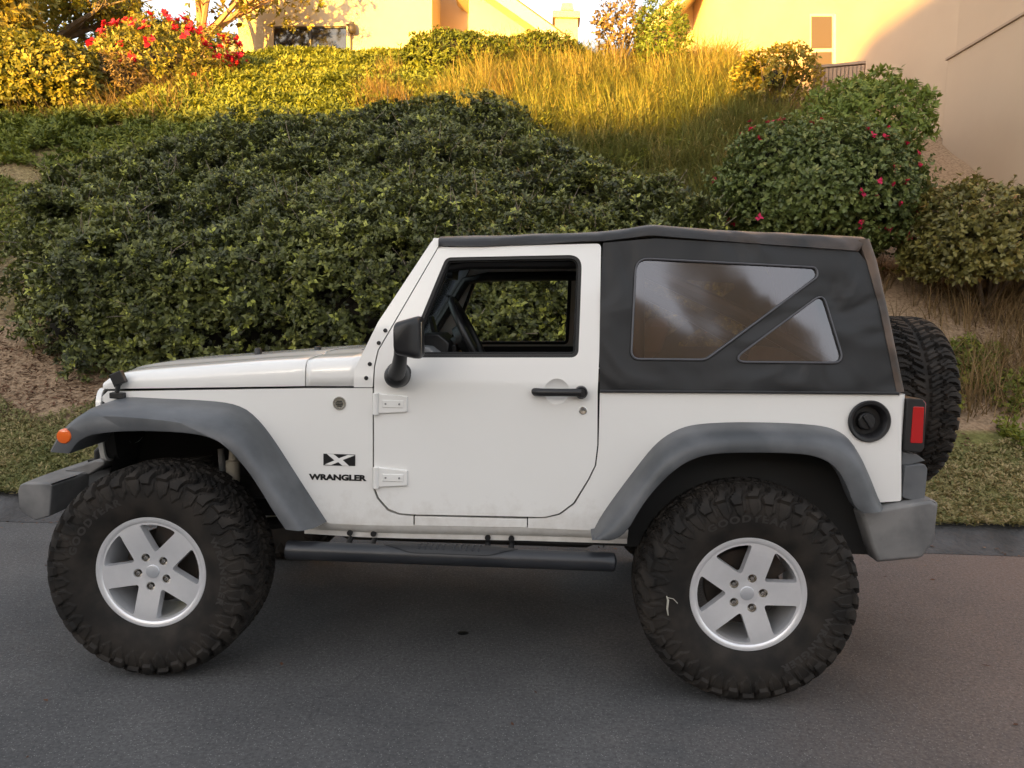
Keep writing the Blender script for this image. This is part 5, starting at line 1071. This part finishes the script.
# ---------------------------------------------------------------- soft top
yc = lambda off=0: (lambda x, z: Ys(x, z)+off+.004*math.sin(x*9+z*4)*math.sin(PI*min(max((z-1.25)/.6, 0), 1)))
SIDE = SL([(599.6, 391.3), (600, 300), (603, 243), (655, 238.5), (760, 244.5), (858, 252), (866, 262), (880, 312), (897, 393)])
W1 = fillet(SL([(637, 259.5), (814.5, 268.6), (816, 276), (705, 358.4), (632, 357.7)]), [.05, .022, .03, .06, .03], 6)
W2 = fillet(SL([(821.5, 295), (841.5, 361.5), (733, 360.6)]), [.025, .03, .018], 6)
cgx = [1.9, 2.0, 2.1, 2.2, 2.3, 2.4, 2.5, 2.6, 2.7, 2.8, 2.9, 2.97]; cgz = [1.25, 1.3, 1.36, 1.42, 1.48, 1.54, 1.6, 1.66, 1.72, 1.78, 1.84]
sc = panel('canvas_side', fillet(SIDE, [.004, 0, .004, .05, .1, .01, .03, .1, .004]), M['cloth'], car, .003, holes=[W1, W2], yfun=yc(-.006), thick=.012, cx=cgx, cz=cgz, sharp=25)
for wn in (W1, W2):
    me = panel_mesh('vinyl_window', offset_loop(wn, -.004), yfun=yc(0), thick=0, cx=cgx, cz=cgz)
    link('vinyl_window', me, M['vinyl'], sc, sharp=60)
    pm = MB(); pm.tube([(x, yc(-.010)(x, z), z) for x, z in offset_loop(wn, -.005)], .0042, 6, loop=True); pm.build('window_piping', M['piping'], sc)
    pm = MB(); pm.tube([(x, yc(-.0075)(x, z), z) for x, z in offset_loop(wn, -.0105)], .0016, 5, loop=True); pm.build('window_stitching', M['flat'], sc)
both.append(sc)
hem = MB(); hem.tube([(x, Ys(x, z)-.008, z) for x, z in resample(SL([(600, 391), (700, 391.6), (800, 392.3), (898, 393.2)]), 20)], .006, 8); both.append(hem.build('canvas_hem', M['cloth'], car))
# roof with overhanging edge flap
TOP = SL([(439, 237.3), (480, 236.6), (540, 235), (580, 233.4), (604, 232), (630, 228.8), (648, 225.6), (656, 225.2), (675, 227), (720, 230.5), (780, 233.6), (840, 236.2), (866, 237.6)])
FLP = SL([(439, 246.6), (480, 247), (540, 245), (580, 242), (604, 241.6), (630, 238.5), (648, 236.2), (656, 236.2), (675, 238), (720, 241.5), (780, 246), (840, 250.3), (858, 251.6)])
def roof_rows():
    n = 61; T = resample(TOP, n); Fp = resample(FLP, n); rows = []
    for i, (t, f) in enumerate(zip(T, Fp)):
        u = i/(n-1); sag = .010*math.sin(u*PI*3.1)+.004*math.sin(u*31)
        yt = Ys(t[0], t[1]); yf = Ys(f[0], f[1])-.012-.003*math.sin(u*23)
        r = [(f[0], yf+.006, f[1]), (f[0], yf-.002, f[1]+.002), (f[0]*.5+t[0]*.5, (yf+yt)/2-.008, (f[1]+t[1])/2), (t[0], yt-.004, t[1]-.008), (t[0], yt+.012, t[1]), (t[0], yt+.05, t[1]+.008), (t[0], yt*.62, t[1]+.022+sag), (t[0], yt*.3, t[1]+.03+sag*1.3), (t[0], 0, t[1]+.032+sag*1.3)]
        rows.append(r+[(p[0], -p[1], p[2]) for p in r[-2::-1]])
    return rows
rr_ = roof_rows()
ro_ = MB().loft(rr_, False, False).build('canvas_roof', M['roofcloth'], car, sharp=40); s_ = ro_.modifiers.new('solid', 'SOLIDIFY'); s_.thickness = .01; s_.offset = -1
# rear of the canvas: slanted panel with its dark window, and the sun-faded corner bindings
rt, rbm = S(869, 239.5), S(903.5, 391.8)
cr = MB(); rows = []
EDG = resample(SL([(858, 240), (866, 262), (880, 312), (896, 392)]), 14); OUT = resample(SL([(870, 238.5), (878, 262), (889, 312), (905, 391.6)]), 14)
for e, o2 in zip(EDG, OUT):
    y = Ys(o2[0], o2[1])
    rows.append([(e[0], Ys(e[0], e[1])-.008, e[1]), (e[0]*.6+o2[0]*.4, y-.013, e[1]*.6+o2[1]*.4), (e[0]*.25+o2[0]*.75, y-.008, e[1]*.25+o2[1]*.75), (o2[0], y+.008, o2[1]), (o2[0]+.005, y+.03, o2[1]), (o2[0]-.0, y+.06, o2[1]), (e[0]-.0, y+.06, e[1])])
crn = cr.loft(rows, True, True).build('corner_binding', M['faded'], car, sharp=50); both.append(crn)
rp = MB(); a, b = (OUT[0][0]+.004, OUT[0][1]+.0), (OUT[-1][0]+.004, OUT[-1][1])
rp.loft([[(a[0]+.0, y, a[1]+.02*(1-(y/.66)**2)) for y in np.linspace(-.64, .64, 11)], [((a[0]+b[0])/2, y, (a[1]+b[1])/2) for y in np.linspace(-.68, .68, 11)], [(b[0], y, b[1]) for y in np.linspace(-.735, .735, 11)]], False, False)
rpo = rp.build('canvas_rear', M['cloth'], car); s_ = rpo.modifiers.new('solid', 'SOLIDIFY'); s_.thickness = .008
rw = MB(); k = .012; L_ = lambda t: (a[0]+(b[0]-a[0])*t+k, a[1]+(b[1]-a[1])*t)
(p0x, p0z), (p1x, p1z) = L_(.18), L_(.85)
rw.loft([[(p0x+o, -.50, p0z), (p0x+o, .50, p0z), (p1x+o, .56, p1z), (p1x+o, -.56, p1z)] for o in (0, .006)]); rw.build('rear_window', M['black'], car, bevel=.002)
# roll bars, seats, dash, steering wheel
rbm_ = MB(); hoop = [(1.98, -.66, .75), (1.98, -.655, 1.30), (1.97, -.61, 1.70), (1.96, -.54, 1.775), (1.96, .54, 1.775), (1.97, .61, 1.70), (1.98, .655, 1.30), (1.98, .66, .75)]
rbm_.tube(hoop, .035, 12)
for s in (-1, 1):
    rbm_.tube([(1.96, s*.56, 1.765), (1.25, s*.60, 1.745), (1.12, s*.61, 1.72), (.92, s*.655, 1.40)], .028, 10)
    rbm_.tube([(1.97, s*.58, 1.75), (2.4, s*.60, 1.56), (2.95, s*.62, 1.26)], .034, 10)
rbm_.build('roll_bar', M['black'], car)
def seat(y):
    s = empty('front_seat', (1.62, y, .75), parent=car)
    q_ = MB(); q_.loft([[(x, yy, z) for yy, z in fillet([(-w, -h), (w, -h), (w*.96, h), (-w*.96, h)], .05, 4)] for x, w, h in ((-.28, .22, .05), (-.25, .25, .075), (.0, .26, .08), (.22, .25, .07))]); q_.build('seat_cushion', M['seat'], s)
    q_ = MB(); rows = []
    for z, w, d in ((.02, .22, .07), (.10, .255, .085), (.35, .26, .085), (.52, .235, .07), (.57, .19, .045)):
        xo = .20+z*.36; rows.append([(xo+x, yy, z) for x, yy in fillet([(-d, -w), (d, -w), (d, w), (-d, w)], .045, 4)])
    q_.loft(rows); q_.build('seat_back', M['seat'], s)
    q_ = MB(); rows = []
    for z, w, d in ((.60, .10, .03), (.63, .135, .05), (.74, .135, .05), (.78, .10, .03)):
        xo = .22+z*.34; rows.append([(xo+x, yy, z) for x, yy in fillet([(-d, -w), (d, -w), (d, w), (-d, w)], .03, 4)])
    q_.loft(rows); q_.tube([(.40, -.06, .5), (.42, -.06, .64)], .008, 8).tube([(.40, .06, .5), (.42, .06, .64)], .008, 8); q_.build('headrest', M['seat'], s)
seat(-.36); seat(.36)
bs_ = MB(); bs_.box((2.48, 0, .95), (.46, .95, .16)).box((2.76, 0, 1.16), (.16, .95, .46), Matrix.Rotation(R(12), 3, 'Y')); bs_.build('rear_seat', M['seat'], car, bevel=.05, seg=3)
ds_ = MB(); sec = fillet([(.86, 1.20), (.84, 1.37), (.95, 1.395), (1.10, 1.385), (1.16, 1.34), (1.14, 1.18), (1.02, 1.05)], .03, 4)
ds_.loft([[(x, y, z) for x, z in sec] for y in (-.70, 0, .70)]); dsh = ds_.build('dashboard', M['grey_trim'], car, bevel=.008)
hd_ = MB(); hd_.loft([[(x, y, z) for x, z in fillet([(.98, 1.36), (1.02, 1.435), (1.12, 1.44), (1.17, 1.40), (1.16, 1.30)], .02, 3)] for y in (-.54, -.20)]); hd_.box((1.15, -.36, 1.34), (.08, .12, .10)); hd_.build('instrument_hood', M['black'], dsh, bevel=.01)
mt = MB(); mt.box((1.03, -.05, 1.455), (.02, .09, .12), Matrix.Rotation(R(-14), 3, 'Y')); mt.tube([(1.03, -.05, 1.39), (1.035, -.05, 1.43)], .015, 8); mt.build('dash_mount', M['black'], dsh, bevel=.006)
sw = empty('steering_wheel', (1.245, -.36, 1.425), parent=car); sw.rotation_euler = (0, R(62), 0)
q_ = MB(); q_.tube([(.19*math.cos(t), .19*math.sin(t), 0) for t in np.linspace(0, 2*PI, 49)[:-1]], .0155, 12, loop=True); q_.build('steering_rim', M['black'], sw)
q_ = MB(); q_.lathe([(.0005, .0), (.06, .0), (.075, -.02), (.07, -.06)], 24, (0, 0, 0), 'z')
for an in (20, 160, 270): q_.tube([(.05*math.cos(R(an)), .05*math.sin(R(an)), -.02), (.185*math.cos(R(an)), .185*math.sin(R(an)), -.003)], [.02, .012], 8)
q_.tube([(0, 0, -.02), (0, 0, -.22)], .035, 12); q_.build('steering_hub', M['black'], sw)
rm = MB(); rm.loft([[(1.10+o, y, z) for y, z in fillet([(-.12, 1.70), (.12, 1.70), (.12, 1.755), (-.12, 1.755)], .02, 3)] for o in (0, .03)]); rm.tube([(1.10, 0, 1.74), (1.09, 0, 1.80)], .008, 8); rm.build('rear_view_mirror', M['black'], car, bevel=.004)
tp = MB(); tp.box((3.09, 0, 1.0), (.06, .24, .24)).tube([(3.1, .02, 1.145), (3.34, .02, 1.145)], .05, 14); tp.build('spare_carrier', M['black'], car, bevel=.006)
sc_ = onY(668, 600, -.949); tag(MB().tube([(sc_[0]-.006, -.9475, sc_[2]+.015), (sc_[0], -.951, sc_[2]), (sc_[0]-.002, -.951, sc_[2]-.035), (sc_[0]+.003, -.950, sc_[2]-.062)], [.002, .0045, .004, .002], 6).tube([(sc_[0]-.002, -.950, sc_[2]+.01), (sc_[0]+.02, -.950, sc_[2]+.006), (sc_[0]+.038, -.949, sc_[2]-.012)], .0016, 5).build('string_scrap', mat('pale_string', (.42, .40, .34), .85)), 'pale scrap of string caught on the rear tyre', 'string')
for o in both: mirror_of(o)
